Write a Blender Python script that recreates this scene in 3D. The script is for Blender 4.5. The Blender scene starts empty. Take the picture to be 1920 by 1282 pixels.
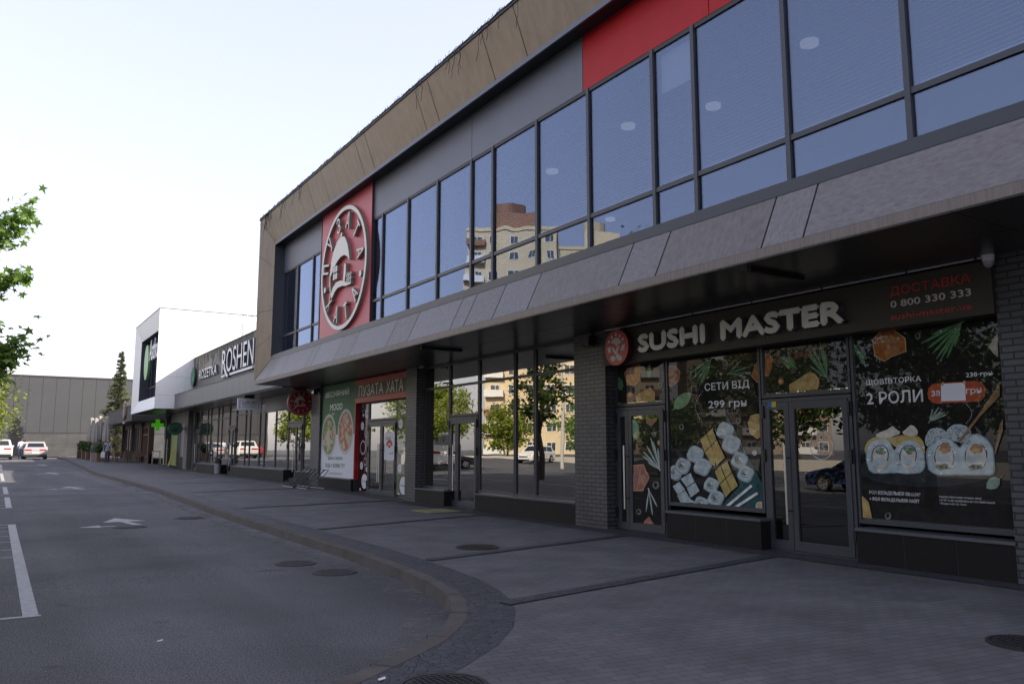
import bpy, bmesh, math, random
from mathutils import Vector, Matrix
R = math.radians
C = bpy.context.scene.collection
SC = bpy.context.scene
rnd = random.Random(7)

# ------------------------------------------------------------------ camera, sky, sun, exposure
CAMH, FPX, PITCH, YAW = 1.55, 1510.0, R(7.58), R(32.5)
cd = bpy.data.cameras.new('camera'); cam = bpy.data.objects.new('camera', cd); C.objects.link(cam)
cam.location = (0, 0, CAMH); cam.rotation_euler = (R(90) + PITCH, 0, -YAW)
cd.sensor_width = 36; cd.lens = FPX / 1920 * 36; cd.clip_start = .05; cd.clip_end = 3000
SC.camera = cam
SUN = Vector((1.0, -.9, .77)).normalized()          # towards the sun
EL = math.asin(SUN.z); AZ = math.atan2(SUN.x, SUN.y)
w = bpy.data.worlds.new('World'); SC.world = w; w.use_nodes = True
nt = w.node_tree; sk = nt.nodes.new('ShaderNodeTexSky'); sk.sky_type = 'NISHITA'; sk.sun_disc = False
sk.sun_elevation = EL; sk.sun_rotation = AZ; sk.air_density = 1.0; sk.dust_density = 2.2; sk.ozone_density = 1.0
hs = nt.nodes.new('ShaderNodeHueSaturation'); hs.inputs['Saturation'].default_value = .95
nt.links.new(sk.outputs[0], hs.inputs['Color']); wm = nt.nodes.new('ShaderNodeMix'); wm.data_type = 'RGBA'; wm.blend_type = 'MULTIPLY'; wm.inputs[0].default_value = 1; wm.inputs[7].default_value = (1, .93, 1.0, 1)
gm_ = nt.nodes.new('ShaderNodeGamma'); gm_.inputs[1].default_value = .42          # hazy bright sky: flatter than a clear one
nt.links.new(hs.outputs[0], gm_.inputs[0]); nt.links.new(gm_.outputs[0], wm.inputs[6]); nt.links.new(wm.outputs[2], nt.nodes['Background'].inputs[0]); nt.nodes['Background'].inputs[1].default_value = .15
sl = bpy.data.lights.new('sun', 'SUN'); sl.energy = 2.1; sl.angle = R(.5); sl.color = (1, .90, .76)
so = bpy.data.objects.new('sun', sl); C.objects.link(so); so.rotation_euler = (-SUN).to_track_quat('-Z', 'Y').to_euler()
so.location = (60, -40, 60)
SC.view_settings.view_transform = 'Standard'; SC.view_settings.look = 'None'
SC.view_settings.exposure = 2.36; SC.view_settings.gamma = 1
SC.cycles.max_bounces = 7; SC.cycles.transparent_max_bounces = 12; SC.cycles.use_denoising = True
SC.cycles.caustics_reflective = False; SC.cycles.caustics_refractive = False

# ------------------------------------------------------------------ measuring on real planes
_fw = Vector((math.sin(YAW)*math.cos(PITCH), math.cos(YAW)*math.cos(PITCH), math.sin(PITCH)))
_rt = Vector((math.cos(YAW), -math.sin(YAW), 0)); _up = _rt.cross(_fw)
def P(px, py, X):
    r = _fw*FPX + _rt*(px-960) - _up*(py-641); t = X/r.x
    return (r.y*t, r.z*t + CAMH)
PROF = [(-400,0),(10,0),(20,.05),(30,.22),(45,.26),(53,.28),(60,.48),(75,.78),(95,.92),(600,1.0)]
def gz(y):
    for (a, za), (b, zb) in zip(PROF, PROF[1:]):
        if y <= b: return za + (zb-za)*(y-a)/(b-a)
    return PROF[-1][1]
def rz(y): return gz(y) - .13                        # road level

# ------------------------------------------------------------------ materials
def lin(c): c /= 255; return c/12.92 if c <= .04045 else ((c+.055)/1.055)**2.4
def S(r, g, b, k=1.0): return (min(.85, lin(r)*k), min(.85, lin(g)*k), min(.85, lin(b)*k))
_mc = {}
def mat(name, col, rough=.6, metal=0., spec=.5, var=0., vscale=3., stretch=(1,1,1), bump=0., bscale=40., col2=None, emit=0., trans=0.):
    if name in _mc: return _mc[name]
    m = bpy.data.materials.new(name); m.use_nodes = True; n = m.node_tree; b = n.nodes['Principled BSDF']
    b.inputs['Roughness'].default_value = rough; b.inputs['Metallic'].default_value = metal
    b.inputs['Specular IOR Level'].default_value = spec
    b.inputs['Base Color'].default_value = (*col, 1)
    if var or bump:
        tc = n.nodes.new('ShaderNodeTexCoord'); mp = n.nodes.new('ShaderNodeMapping'); mp.inputs['Scale'].default_value = stretch
        n.links.new(tc.outputs['Object'], mp.inputs[0])
    if var:
        nz = n.nodes.new('ShaderNodeTexNoise'); nz.inputs['Scale'].default_value = vscale; nz.inputs['Detail'].default_value = 6; nz.inputs['Roughness'].default_value = .65
        n.links.new(mp.outputs[0], nz.inputs['Vector'])
        rp = n.nodes.new('ShaderNodeValToRGB'); rp.color_ramp.elements[0].position = .3; rp.color_ramp.elements[1].position = .7
        c2 = col2 or tuple(min(.9, c*(1+var)) for c in col)
        rp.color_ramp.elements[0].color = (*[c*(1-var) for c in col], 1); rp.color_ramp.elements[1].color = (*c2, 1)
        n.links.new(nz.outputs['Fac'], rp.inputs[0]); n.links.new(rp.outputs[0], b.inputs['Base Color'])
    if bump:
        n2 = n.nodes.new('ShaderNodeTexNoise'); n2.inputs['Scale'].default_value = bscale; n2.inputs['Detail'].default_value = 4
        n.links.new(mp.outputs[0], n2.inputs['Vector']); bp = n.nodes.new('ShaderNodeBump'); bp.inputs['Strength'].default_value = bump; bp.inputs['Distance'].default_value = .02
        n.links.new(n2.outputs['Fac'], bp.inputs['Height']); n.links.new(bp.outputs[0], b.inputs['Normal'])
    if emit: b.inputs['Emission Color'].default_value = (*col, 1); b.inputs['Emission Strength'].default_value = emit
    if trans: b.inputs['Transmission Weight'].default_value = trans
    _mc[name] = m; return m

def schlick(n):
    g = n.nodes.new('ShaderNodeNewGeometry'); d = n.nodes.new('ShaderNodeVectorMath'); d.operation = 'DOT_PRODUCT'
    n.links.new(g.outputs['Normal'], d.inputs[0]); n.links.new(g.outputs['Incoming'], d.inputs[1]); last = d.outputs['Value']
    for op, v, first in (('ABSOLUTE', 0, 0), ('SUBTRACT', 1, 1), ('POWER', 4.6, 0), ('MULTIPLY_ADD', .95, 0)):
        m_ = n.nodes.new('ShaderNodeMath'); m_.operation = op
        if first: m_.inputs[0].default_value = v; n.links.new(last, m_.inputs[1])
        else: n.links.new(last, m_.inputs[0]); m_.inputs[1].default_value = v
        if op == 'MULTIPLY_ADD': m_.inputs[2].default_value = .045
        last = m_.outputs[0]
    return last
def glass(name, tint, gloss, a, k, ripple=.0, rscale=1.2, rough=0.0):
    """window glass: see-through tint under a mirror-like coat that grows towards grazing angles"""
    if name in _mc: return _mc[name]
    m = bpy.data.materials.new(name); m.use_nodes = True; n = m.node_tree; n.nodes.clear()
    out = n.nodes.new('ShaderNodeOutputMaterial'); mx = n.nodes.new('ShaderNodeMixShader')
    tr = n.nodes.new('ShaderNodeBsdfTransparent'); tr.inputs[0].default_value = (*tint, 1)
    gl = n.nodes.new('ShaderNodeBsdfGlossy'); gl.inputs[0].default_value = (*gloss, 1); gl.inputs['Roughness'].default_value = rough
    fr = schlick(n)
    ma = n.nodes.new('ShaderNodeMath'); ma.operation = 'MULTIPLY_ADD'; ma.use_clamp = True
    ma.inputs[1].default_value = k; ma.inputs[2].default_value = a
    n.links.new(fr, ma.inputs[0]); n.links.new(ma.outputs[0], mx.inputs[0])
    n.links.new(tr.outputs[0], mx.inputs[1]); n.links.new(gl.outputs[0], mx.inputs[2]); n.links.new(mx.outputs[0], out.inputs[0])
    if ripple:
        tc = n.nodes.new('ShaderNodeTexCoord'); nz = n.nodes.new('ShaderNodeTexNoise'); nz.inputs['Scale'].default_value = rscale; nz.inputs['Detail'].default_value = 1
        bp = n.nodes.new('ShaderNodeBump'); bp.inputs['Strength'].default_value = ripple; bp.inputs['Distance'].default_value = .1
        n.links.new(tc.outputs['Object'], nz.inputs['Vector']); n.links.new(nz.outputs['Fac'], bp.inputs['Height']); n.links.new(bp.outputs[0], gl.inputs['Normal'])
    _mc[name] = m; return m

def brickmat(name, c1, c2, mortar, bw, bh, ms, rough=.5, bump=.4, plane='YZ', offset=.5, var=.25, rot=0, spec=.5):
    if name in _mc: return _mc[name]
    m = bpy.data.materials.new(name); m.use_nodes = True; n = m.node_tree; b = n.nodes['Principled BSDF']; b.inputs['Roughness'].default_value = rough
    b.inputs['Specular IOR Level'].default_value = spec
    tc = n.nodes.new('ShaderNodeTexCoord'); sp = n.nodes.new('ShaderNodeSeparateXYZ'); cb = n.nodes.new('ShaderNodeCombineXYZ')
    n.links.new(tc.outputs['Object'], sp.inputs[0])
    if plane == 'YZ':
        ad = n.nodes.new('ShaderNodeMath'); ad.operation = 'ADD'; n.links.new(sp.outputs['X'], ad.inputs[0]); n.links.new(sp.outputs['Y'], ad.inputs[1])
        n.links.new(ad.outputs[0], cb.inputs[0]); n.links.new(sp.outputs['Z'], cb.inputs[1])
    else:
        n.links.new(sp.outputs['Y'], cb.inputs[1]); n.links.new(sp.outputs['X'], cb.inputs[0])
    mp = n.nodes.new('ShaderNodeMapping'); mp.inputs['Rotation'].default_value[2] = rot; n.links.new(cb.outputs[0], mp.inputs[0])
    bt = n.nodes.new('ShaderNodeTexBrick'); bt.offset = offset; bt.inputs['Scale'].default_value = 1; bt.inputs['Brick Width'].default_value = bw; bt.inputs['Row Height'].default_value = bh
    bt.inputs['Mortar Size'].default_value = ms; bt.inputs['Color1'].default_value = (*c1, 1); bt.inputs['Color2'].default_value = (*c2, 1); bt.inputs['Mortar'].default_value = (*mortar, 1)
    bt.inputs['Mortar Smooth'].default_value = .1
    n.links.new(mp.outputs[0], bt.inputs['Vector'])
    nz = n.nodes.new('ShaderNodeTexNoise'); nz.inputs['Scale'].default_value = 1.3; nz.inputs['Detail'].default_value = 5; n.links.new(tc.outputs['Object'], nz.inputs['Vector'])
    mr = n.nodes.new('ShaderNodeMapRange'); mr.inputs[1].default_value = .3; mr.inputs[2].default_value = .7; mr.inputs[3].default_value = 1-var; mr.inputs[4].default_value = 1+var
    n.links.new(nz.outputs['Fac'], mr.inputs[0])
    mu = n.nodes.new('ShaderNodeMix'); mu.data_type = 'RGBA'; mu.blend_type = 'MULTIPLY'; mu.inputs[0].default_value = 1
    n.links.new(bt.outputs['Color'], mu.inputs[6]); n.links.new(mr.outputs[0], mu.inputs[7]); n.links.new(mu.outputs[2], b.inputs['Base Color'])
    bp = n.nodes.new('ShaderNodeBump'); bp.inputs['Strength'].default_value = bump; bp.inputs['Distance'].default_value = .01; bp.invert = True
    n.links.new(bt.outputs['Fac'], bp.inputs['Height']); n.links.new(bp.outputs[0], b.inputs['Normal'])
    _mc[name] = m; return m

def leafmat(name, c1, c2, trans=.35):
    if name in _mc: return _mc[name]
    m = bpy.data.materials.new(name); m.use_nodes = True; n = m.node_tree; n.nodes.clear()
    out = n.nodes.new('ShaderNodeOutputMaterial'); g = n.nodes.new('ShaderNodeNewGeometry'); rp = n.nodes.new('ShaderNodeValToRGB')
    rp.color_ramp.elements[0].color = (*c1, 1); rp.color_ramp.elements[1].color = (*c2, 1)
    n.links.new(g.outputs['Random Per Island'], rp.inputs[0])
    d = n.nodes.new('ShaderNodeBsdfDiffuse'); t = n.nodes.new('ShaderNodeBsdfTranslucent'); mx = n.nodes.new('ShaderNodeMixShader'); mx.inputs[0].default_value = trans
    n.links.new(rp.outputs[0], d.inputs[0]); n.links.new(rp.outputs[0], t.inputs[0]); n.links.new(d.outputs[0], mx.inputs[1]); n.links.new(t.outputs[0], mx.inputs[2]); n.links.new(mx.outputs[0], out.inputs[0])
    _mc[name] = m; return m

# ------------------------------------------------------------------ mesh builder and tagging
class MB:
    def __init__(s): s.v = []; s.f = []; s.m = []; s.mats = []
    def mi(s, m):
        if m not in s.mats: s.mats.append(m)
        return s.mats.index(m)
    def add(s, vs, fs, m):
        o = len(s.v); s.v += [tuple(v) for v in vs]; k = s.mi(m)
        for f in fs: s.f.append([o+i for i in f]); s.m.append(k)
    def box(s, x0, x1, y0, y1, z0, z1, m):
        s.add([(x0,y0,z0),(x1,y0,z0),(x1,y1,z0),(x0,y1,z0),(x0,y0,z1),(x1,y0,z1),(x1,y1,z1),(x0,y1,z1)],
              [(3,2,1,0),(4,5,6,7),(0,1,5,4),(1,2,6,5),(2,3,7,6),(3,0,4,7)], m)
    def poly(s, pts, m): s.add(pts, [tuple(range(len(pts)))], m)
    def flat(s, yz, X, m): s.add([(X, y, z) for y, z in yz], [tuple(range(len(yz)))], m)
    def prism(s, yz, x0, x1, m, sm=None):            # outline on a facade plane, front at x0
        n = len(yz); s.add([(x0, y, z) for y, z in yz], [tuple(range(n))], m)
        s.add([(x1, y, z) for y, z in yz], [tuple(reversed(range(n)))], sm or m)
        s.add([(x0, y, z) for y, z in yz] + [(x1, y, z) for y, z in yz], [(i, (i+1) % n, n+(i+1) % n, n+i) for i in range(n)], sm or m)
    def loft(s, loops, m, cap=True):
        n = len(loops[0]); o = []
        for l in loops: o += list(l)
        fs = [(a*n+i, a*n+(i+1) % n, (a+1)*n+(i+1) % n, (a+1)*n+i) for a in range(len(loops)-1) for i in range(n)]
        if cap: fs += [tuple(reversed(range(n))), tuple((len(loops)-1)*n+i for i in range(n))]
        s.add(o, fs, m)
    def tube(s, pts, r, m, n=6):
        pts = [Vector(p) for p in pts]; loops = []
        for i, p in enumerate(pts):
            d = (pts[min(i+1, len(pts)-1)] - pts[max(i-1, 0)]).normalized()
            a = d.orthogonal().normalized(); b = d.cross(a)
            if i:
                pa = loops[-1][0] - pts[i-1]; a = (pa - d*pa.dot(d)).normalized(); b = d.cross(a)
            rr = r[i] if isinstance(r, (list, tuple)) else r
            loops.append([p + (a*math.cos(2*math.pi*k/n) + b*math.sin(2*math.pi*k/n))*rr for k in range(n)])
        s.loft(loops, m)
    def cyl(s, c, r, h, m, n=20, axis='z', r2=None):
        c = Vector(c); r2 = r if r2 is None else r2
        ax = {'x': (Vector((0,1,0)), Vector((0,0,1)), Vector((1,0,0))), 'y': (Vector((0,0,1)), Vector((1,0,0)), Vector((0,1,0))), 'z': (Vector((1,0,0)), Vector((0,1,0)), Vector((0,0,1)))}[axis]
        L = [[c + ax[2]*hh + (ax[0]*math.cos(2*math.pi*k/n) + ax[1]*math.sin(2*math.pi*k/n))*rr for k in range(n)] for hh, rr in ((0, r), (h, r2))]
        s.loft(L, m)
    def ellipse(s, cy, cz, ry, rz_, X, m, n=24, a0=0.0):
        s.flat([(cy + ry*math.cos(a0+2*math.pi*k/n), cz + rz_*math.sin(a0+2*math.pi*k/n)) for k in range(n)], X, m)
    def ring(s, cy, cz, r0, r1, X, m, n=32):
        for k in range(n):
            a, b = 2*math.pi*k/n, 2*math.pi*(k+1)/n
            s.flat([(cy+r0*math.cos(a), cz+r0*math.sin(a)), (cy+r1*math.cos(a), cz+r1*math.sin(a)), (cy+r1*math.cos(b), cz+r1*math.sin(b)), (cy+r0*math.cos(b), cz+r0*math.sin(b))], X, m)
    def text(s, t, y0, z0, y1, z1, X, m, depth=0., bold=0., side=None, rot=0., face='x', shear=0.):
        """lettering filling the box from its bottom left (y0,z0) to its top right (y1,z1) on the plane X"""
        if bold > 0:                                 # heavier strokes: shifted layers, each a hair in front of the last
            h = abs(z1-z0)*bold*.8; sg = 1 if y1 > y0 else -1
            for i, (du, dv) in enumerate(((-1,0),(1,0),(0,-1),(0,1),(0,0))):
                s.text(t, y0+sg*h+du*h, z0+h+dv*h, y1-sg*h+du*h, z1-h+dv*h, X, m, (depth+i*.0006 if depth else 0), 0., side, rot)
                if not depth: X -= .00012
            return
        vs, fs = textmesh(t, 0., depth > 0)
        xs = [v[0] for v in vs]; ys = [v[1] for v in vs]; a, b, c, d = min(xs), max(xs), min(ys), max(ys)
        pts = []
        for x, y, z in vs:
            u, v = (x-a)/(b-a), (y-c)/(d-c); yy, zz = y0 + (y1-y0)*u, z0 + (z1-z0)*v
            if rot:
                cy, cz = (y0+y1)/2, (z0+z1)/2; dy, dz = -(yy-cy), zz-cz
                yy, zz = cy - (dy*math.cos(rot) - dz*math.sin(rot)), cz + dy*math.sin(rot) + dz*math.cos(rot)
            pts.append((X - depth*(z+.5) if depth else X, yy, zz))
        if face == 'y': pts = [(p[1], p[0], p[2]) for p in pts]
        k = s.mi(m); k2 = s.mi(side or m)
        if not depth:                                # strokes that cross inside a glyph must not share one plane
            for i, f in enumerate(fs):
                o = len(s.v); s.v += [(pts[j][0]-.00001*(i % 9), pts[j][1], pts[j][2]) for j in f]; s.f.append(list(range(o, o+len(f)))); s.m.append(k)
            return
        o = len(s.v); s.v += pts
        for f in fs:
            fl = not depth or all(vs[i][2] > .4 for i in f)
            s.f.append([o+i for i in f]); s.m.append(k if fl else k2)
    def build(s, name, parent=None, origin=None, smooth=False, bevel=0., local=False):
        me = bpy.data.meshes.new(name)
        o = bpy.data.objects.new(name, me); C.objects.link(o)
        if parent: o.parent = parent
        org = Vector((0,0,0))
        if not local:
            if parent: org = ORG[parent.name]
            elif origin is not None: org = Vector(origin); o.location = org
        ORG[o.name] = org
        me.from_pydata([tuple(Vector(v)-org) for v in s.v], [], s.f)
        for m in s.mats: me.materials.append(m)
        for p, k in zip(me.polygons, s.m): p.material_index = k; p.use_smooth = smooth
        me.update()
        if bevel:
            bm = o.modifiers.new('bevel', 'BEVEL'); bm.width = bevel; bm.segments = 2; bm.limit_method = 'ANGLE'
        return o
ORG = {}
_tx = {}
def textmesh(t, bold, ext):
    key = (t, bold, ext)
    if key in _tx: return _tx[key]
    c = bpy.data.curves.new('lettering', 'FONT'); c.body = t.replace('ф', 'о').replace('Ф', 'О'); c.offset = bold; c.resolution_u = 3
    if ext: c.extrude = .5
    else: c.fill_mode = 'FRONT'
    o = bpy.data.objects.new('lettering', c); C.objects.link(o); bpy.context.view_layer.update()
    m = bpy.data.meshes.new_from_object(o.evaluated_get(bpy.context.evaluated_depsgraph_get()))
    r = ([tuple(v.co) for v in m.vertices], [tuple(p.vertices) for p in m.polygons])
    bpy.data.objects.remove(o); bpy.data.curves.remove(c); bpy.data.meshes.remove(m)
    for i, ch in enumerate(t):                       # the stem of the letter ef, drawn over its bowl
        if ch in 'фФ' and not ext:
            xa = max([v[0] for v in textmesh(t[:i].rstrip(), bold, ext)[0]]) if t[:i].strip() else 0.; xb = max(v[0] for v in textmesh(t[:i]+'о' if ch == 'ф' else t[:i]+'О', bold, ext)[0]); xc = (xa+.09+xb)/2 if i else xb/2+.02
            if i and t[i-1] == ' ': xc = xb-.27 if ch == 'ф' else xb-.38
            o_ = len(r[0]); y0, y1 = (-.21, .74) if ch == 'ф' else (-.03, .74); r[0].extend([(xc-.045,y0,0),(xc+.045,y0,0),(xc+.045,y1,0),(xc-.045,y1,0)]); r[1].append((o_,o_+1,o_+2,o_+3))
    _tx[key] = r; return r
def empty(name, loc, label=None, cat=None, group=None, rot=0.):
    o = bpy.data.objects.new(name, None); C.objects.link(o); o.location = loc; o.rotation_euler[2] = rot; o.empty_display_size = .3
    ORG[o.name] = Vector(loc)
    if label: tag(o, label, cat, group)
    return o
def tag(o, label, cat, group=None):
    o['label'] = label; o['category'] = cat
    if group: o['group'] = group
    return o
def struct(o): o['kind'] = 'structure'; return o
def copy_tree(o, parent=None):
    c = o.copy(); C.objects.link(c); c.parent = parent; ORG[c.name] = ORG.get(o.name, Vector((0,0,0)))
    for ch in list(o.children): copy_tree(ch, c)
    return c
def sub(name, fn, parent, **k):
    b = MB(); fn(b); return b.build(name, parent, **k)

# ------------------------------------------------------------------ palette
M_bronze = mat('bronze cladding', (.225,.175,.13), .42, .2, .5, .16, 5., (1,1,.25))
M_bevels = [mat('weathered bronze cladding %d' % i, c, .45, .15, .5, .16, v, st, .08, 60., col2=c2) for i, (c, c2, v, st) in enumerate([((.150,.131,.130),(.215,.195,.20),26.,(1,.35,1)),((.158,.140,.14),(.228,.208,.215),22.,(1,1.2,.4)),((.138,.118,.112),(.19,.168,.162),14.,(1,1,.4)),((.145,.126,.125),(.21,.188,.19),30.,(1,.3,1))])]
M_fascia = mat('bronze fascia', (.19,.155,.135), .5, .15, .5, .22, 14., (1,3,.15))
M_frame = mat('anthracite metal', (.045,.049,.061), .42, 0, .5)
M_dark = mat('dark metal', (.022,.023,.027), .5)
M_head = mat('slate header panel', (.118,.125,.158), .4, 0, .5, .06, 1.5)
M_red = mat('red panel', (.44,.016,.02), .45, 0, .2, .06, 2.)
M_rose = mat('red sign panel', (.50,.075,.095), .4, 0, .5, .1, .7)
M_soffit = mat('brown soffit', (.050,.040,.036), .28, 0, .6, .1, 3.)
M_plinth = mat('plinth granite', (.011,.0105,.0115), .5, 0, .2, .18, 8.)
M_sill = mat('sill metal', (.085,.09,.105), .35)
M_brick = brickmat('dark glazed brick', (.060,.061,.070), (.076,.077,.088), (.014,.014,.016), .27, .0815, .011, .42, .6)
M_roof = mat('roof felt', (.06,.06,.06), .9)
M_int = mat('interior wall', (.16,.155,.15), .8)
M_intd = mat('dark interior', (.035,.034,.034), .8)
M_white = mat('white cladding', (.80,.80,.80), .4, 0, .5, .02, 2.)
M_wlet = mat('ivory letter face', (.78,.75,.67), .5)
M_wside = mat('letter side', (.21,.19,.165), .55)
M_pure = mat('white letter', (.80,.80,.82), .4)
M_glassU = glass('upper window glass', (.70,.73,.78), (.53,.63,.85), .10, 1.2, .07, .7)
M_glassS = glass('shop window glass', (.45,.46,.45), (1,.97,.92), .20, 1.2, .012, .8)
M_glassC = glass('car glass', (.05,.06,.06), (1,1,1), .05, 1.0)
M_steel = mat('brushed steel', (.55,.54,.52), .3, .9)
M_black = mat('black plastic', (.012,.012,.013), .45)
M_asph = mat('asphalt', (.108,.110,.118), .85, 0, .35, .10, .5, (1,1,1), .9, 95.)
n = M_asph.node_tree; bs = n.nodes['Principled BSDF']; tc = n.nodes['Texture Coordinate']
nz = n.nodes.new('ShaderNodeTexNoise'); nz.inputs['Scale'].default_value = 70; nz.inputs['Detail'].default_value = 3; mr = n.nodes.new('ShaderNodeMapRange'); mr.inputs[1].default_value = .36; mr.inputs[2].default_value = .64; mr.inputs[3].default_value = .42; mr.inputs[4].default_value = 1.58
mu = n.nodes.new('ShaderNodeMix'); mu.data_type = 'RGBA'; mu.blend_type = 'MULTIPLY'; mu.inputs[0].default_value = 1; n.links.new(tc.outputs['Object'], nz.inputs['Vector']); n.links.new(nz.outputs['Fac'], mr.inputs[0])
n.links.new(bs.inputs['Base Color'].links[0].from_socket, mu.inputs[6]); n.links.new(mr.outputs[0], mu.inputs[7]); last = mu.outputs[2]
for sc_, st_, lo, hi, p0, p1, det in ((.9, (1, .06, 1), .84, 1.13, .35, .65, 5), (.35, (1,1,1), .78, 1.18, .35, .65, 7), (2.6, (1,1,1), .62, 1.0, .22, .34, 5), (11, (1,1,1), .55, 1.0, .2, .27, 2)):
    mp_ = n.nodes.new('ShaderNodeMapping'); mp_.inputs['Scale'].default_value = st_; mp_.inputs['Location'].default_value = (sc_*7, sc_*3, 0); n.links.new(tc.outputs['Object'], mp_.inputs[0])
    nz = n.nodes.new('ShaderNodeTexNoise'); nz.inputs['Scale'].default_value = sc_; nz.inputs['Detail'].default_value = det; mr = n.nodes.new('ShaderNodeMapRange')
    for i_, v_ in enumerate((p0, p1, lo, hi)): mr.inputs[i_+1].default_value = v_
    m2_ = n.nodes.new('ShaderNodeMix'); m2_.data_type = 'RGBA'; m2_.blend_type = 'MULTIPLY'; m2_.inputs[0].default_value = 1
    n.links.new(mp_.outputs[0], nz.inputs['Vector']); n.links.new(nz.outputs['Fac'], mr.inputs[0]); n.links.new(last, m2_.inputs[6]); n.links.new(mr.outputs[0], m2_.inputs[7]); last = m2_.outputs[2]
n.links.new(last, bs.inputs['Base Color'])
M_kerb = mat('kerb concrete', (.098,.086,.080), .85, 0, .3, .25, 2.5, (1,1,1), .3, 60.)
M_pave = brickmat('pavers', (.106,.104,.111), (.127,.124,.130), (.074,.073,.079), .2, .1, .0055, .8, .3, 'XY', .5, .2, R(8), .3)
def settmat():
    m = bpy.data.materials.new('granite setts'); m.use_nodes = True; n = m.node_tree; b = n.nodes['Principled BSDF']; b.inputs['Roughness'].default_value = .65
    tc = n.nodes.new('ShaderNodeTexCoord'); vo = n.nodes.new('ShaderNodeTexVoronoi'); vo.inputs['Scale'].default_value = 12.5; vo.feature = 'DISTANCE_TO_EDGE'; vo.inputs['Randomness'].default_value = .75
    v2 = n.nodes.new('ShaderNodeTexVoronoi'); v2.inputs['Scale'].default_value = 12.5; v2.inputs['Randomness'].default_value = .75
    for v in (vo, v2): n.links.new(tc.outputs['Object'], v.inputs['Vector'])
    rp = n.nodes.new('ShaderNodeValToRGB'); rp.color_ramp.elements[0].position = .01; rp.color_ramp.elements[1].position = .09; rp.color_ramp.elements[0].color = (.42,.42,.44,1); rp.color_ramp.elements[1].color = (1,1,1,1)
    n.links.new(vo.outputs['Distance'], rp.inputs[0]); r2 = n.nodes.new('ShaderNodeValToRGB'); r2.color_ramp.elements[0].color = (.040,.042,.050,1); r2.color_ramp.elements[1].color = (.066,.068,.078,1)
    sp = n.nodes.new('ShaderNodeSeparateColor'); n.links.new(v2.outputs['Color'], sp.inputs[0]); n.links.new(sp.outputs[0], r2.inputs[0])
    mu = n.nodes.new('ShaderNodeMix'); mu.data_type = 'RGBA'; mu.blend_type = 'MULTIPLY'; mu.inputs[0].default_value = 1; n.links.new(r2.outputs[0], mu.inputs[6]); n.links.new(rp.outputs[0], mu.inputs[7]); n.links.new(mu.outputs[2], b.inputs['Base Color'])
    bp = n.nodes.new('ShaderNodeBump'); bp.inputs['Strength'].default_value = .7; bp.inputs['Distance'].default_value = .012; n.links.new(rp.outputs[0], bp.inputs['Height']); n.links.new(bp.outputs[0], b.inputs['Normal'])
    return m
M_cob = settmat()
M_paint = mat('road paint', (.33,.335,.345), .7, 0, .4, .3, 14., (1,1,1), .2, 90.)
M_iron = mat('cast iron', (.035,.034,.036), .55, .3, .5, .3, 20.)

# ------------------------------------------------------------------ ground, road, kerb, pavement
def kerb_path():
    near = [(-6.0,3.3),(-2.0,3.55),(.6,4.35),(1.4,4.8),(2.2,5.33),(2.72,5.68),(3.2,6.05),(3.62,6.5),(3.97,7.02),(4.22,7.5),(4.42,8.05),(4.58,8.75),(4.7,9.6),(4.78,10.6)]
    return near + [(4.85 + .004*(y-12), y) for y in (12,14,17,20,23,26,29,32,36,40,45,50,55,60,65,70,75,80,86)]
KP = kerb_path()
def off(path, d):
    out = []
    for i, p in enumerate(path):
        a = Vector(path[max(0, i-1)]); b = Vector(path[min(len(path)-1, i+1)]); t = (b-a).normalized()
        out.append((p[0] + t.y*d, p[1] - t.x*d))
    return out
def zstrip(pa, pb, za, zb, m, mb):
    n = len(pa); vs = [(x, y, za(y)) for x, y in pa] + [(x, y, zb(y)) for x, y in pb]
    mb.add(vs, [(i, n+i, n+i+1, i+1) for i in range(n-1)], m)
ys = [-400,-60,-20,0,5,10,15,20,25,30,38,45,53,60,68,75,85,95,120,200,600]
b = MB(); xs = [-500,-120,-40,-10,30,120,500]
b.add([(x, y, rz(y)) for y in ys for x in xs], [(j*7+i, j*7+i+1, (j+1)*7+i+1, (j+1)*7+i) for j in range(len(ys)-1) for i in range(6)], M_asph)
struct(b.build('road'))
KB = off(KP, -.16)                                   # road side of the kerb
b = MB()
zstrip(KB, KP, lambda y: gz(y)+.004, lambda y: gz(y)+.004, M_kerb, b)
KF = off(KP, -.19)
zstrip(KF, KB, lambda y: rz(y)-.02, lambda y: gz(y)+.004, M_kerb, b)
acc = 0.
for i in range(len(KP)-1):                           # joints between the kerb stones
    a, c = Vector(KP[i]), Vector(KP[i+1]); a2, c2 = Vector(KF[i]), Vector(KF[i+1]); L = (c-a).length
    while acc < L:
        q, q2 = a.lerp(c, acc/L), a2.lerp(c2, acc/L); t = (c-a).normalized()*.006
        b.add([(q.x-t.x, q.y-t.y, gz(q.y)+.007), (q2.x-t.x, q2.y-t.y, gz(q.y)+.007), (q2.x+t.x, q2.y+t.y, gz(q.y)+.007), (q.x+t.x, q.y+t.y, gz(q.y)+.007)], [(0,1,2,3)], M_dark)
        b.add([(q2.x-t.x-.004, q2.y-t.y, gz(q.y)+.007), (q2.x-t.x-.006, q2.y-t.y, rz(q.y)), (q2.x+t.x-.006, q2.y+t.y, rz(q.y)), (q2.x+t.x-.004, q2.y+t.y, gz(q.y)+.007)], [(0,1,2,3)], M_dark)
        acc += 1.0
    acc -= L
struct(b.build('kerb'))
CB = off(KP, .46)
b = MB(); zstrip(KP, CB, lambda y: gz(y)+.002, lambda y: gz(y)+.002, M_cob, b); struct(b.build('cobble_border'))
dm = bpy.data.materials.new('gutter dust'); dm.use_nodes = True; n = dm.node_tree; bs = n.nodes['Principled BSDF']; bs.inputs['Base Color'].default_value = (.165,.155,.145,1); bs.inputs['Roughness'].default_value = .95
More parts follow.
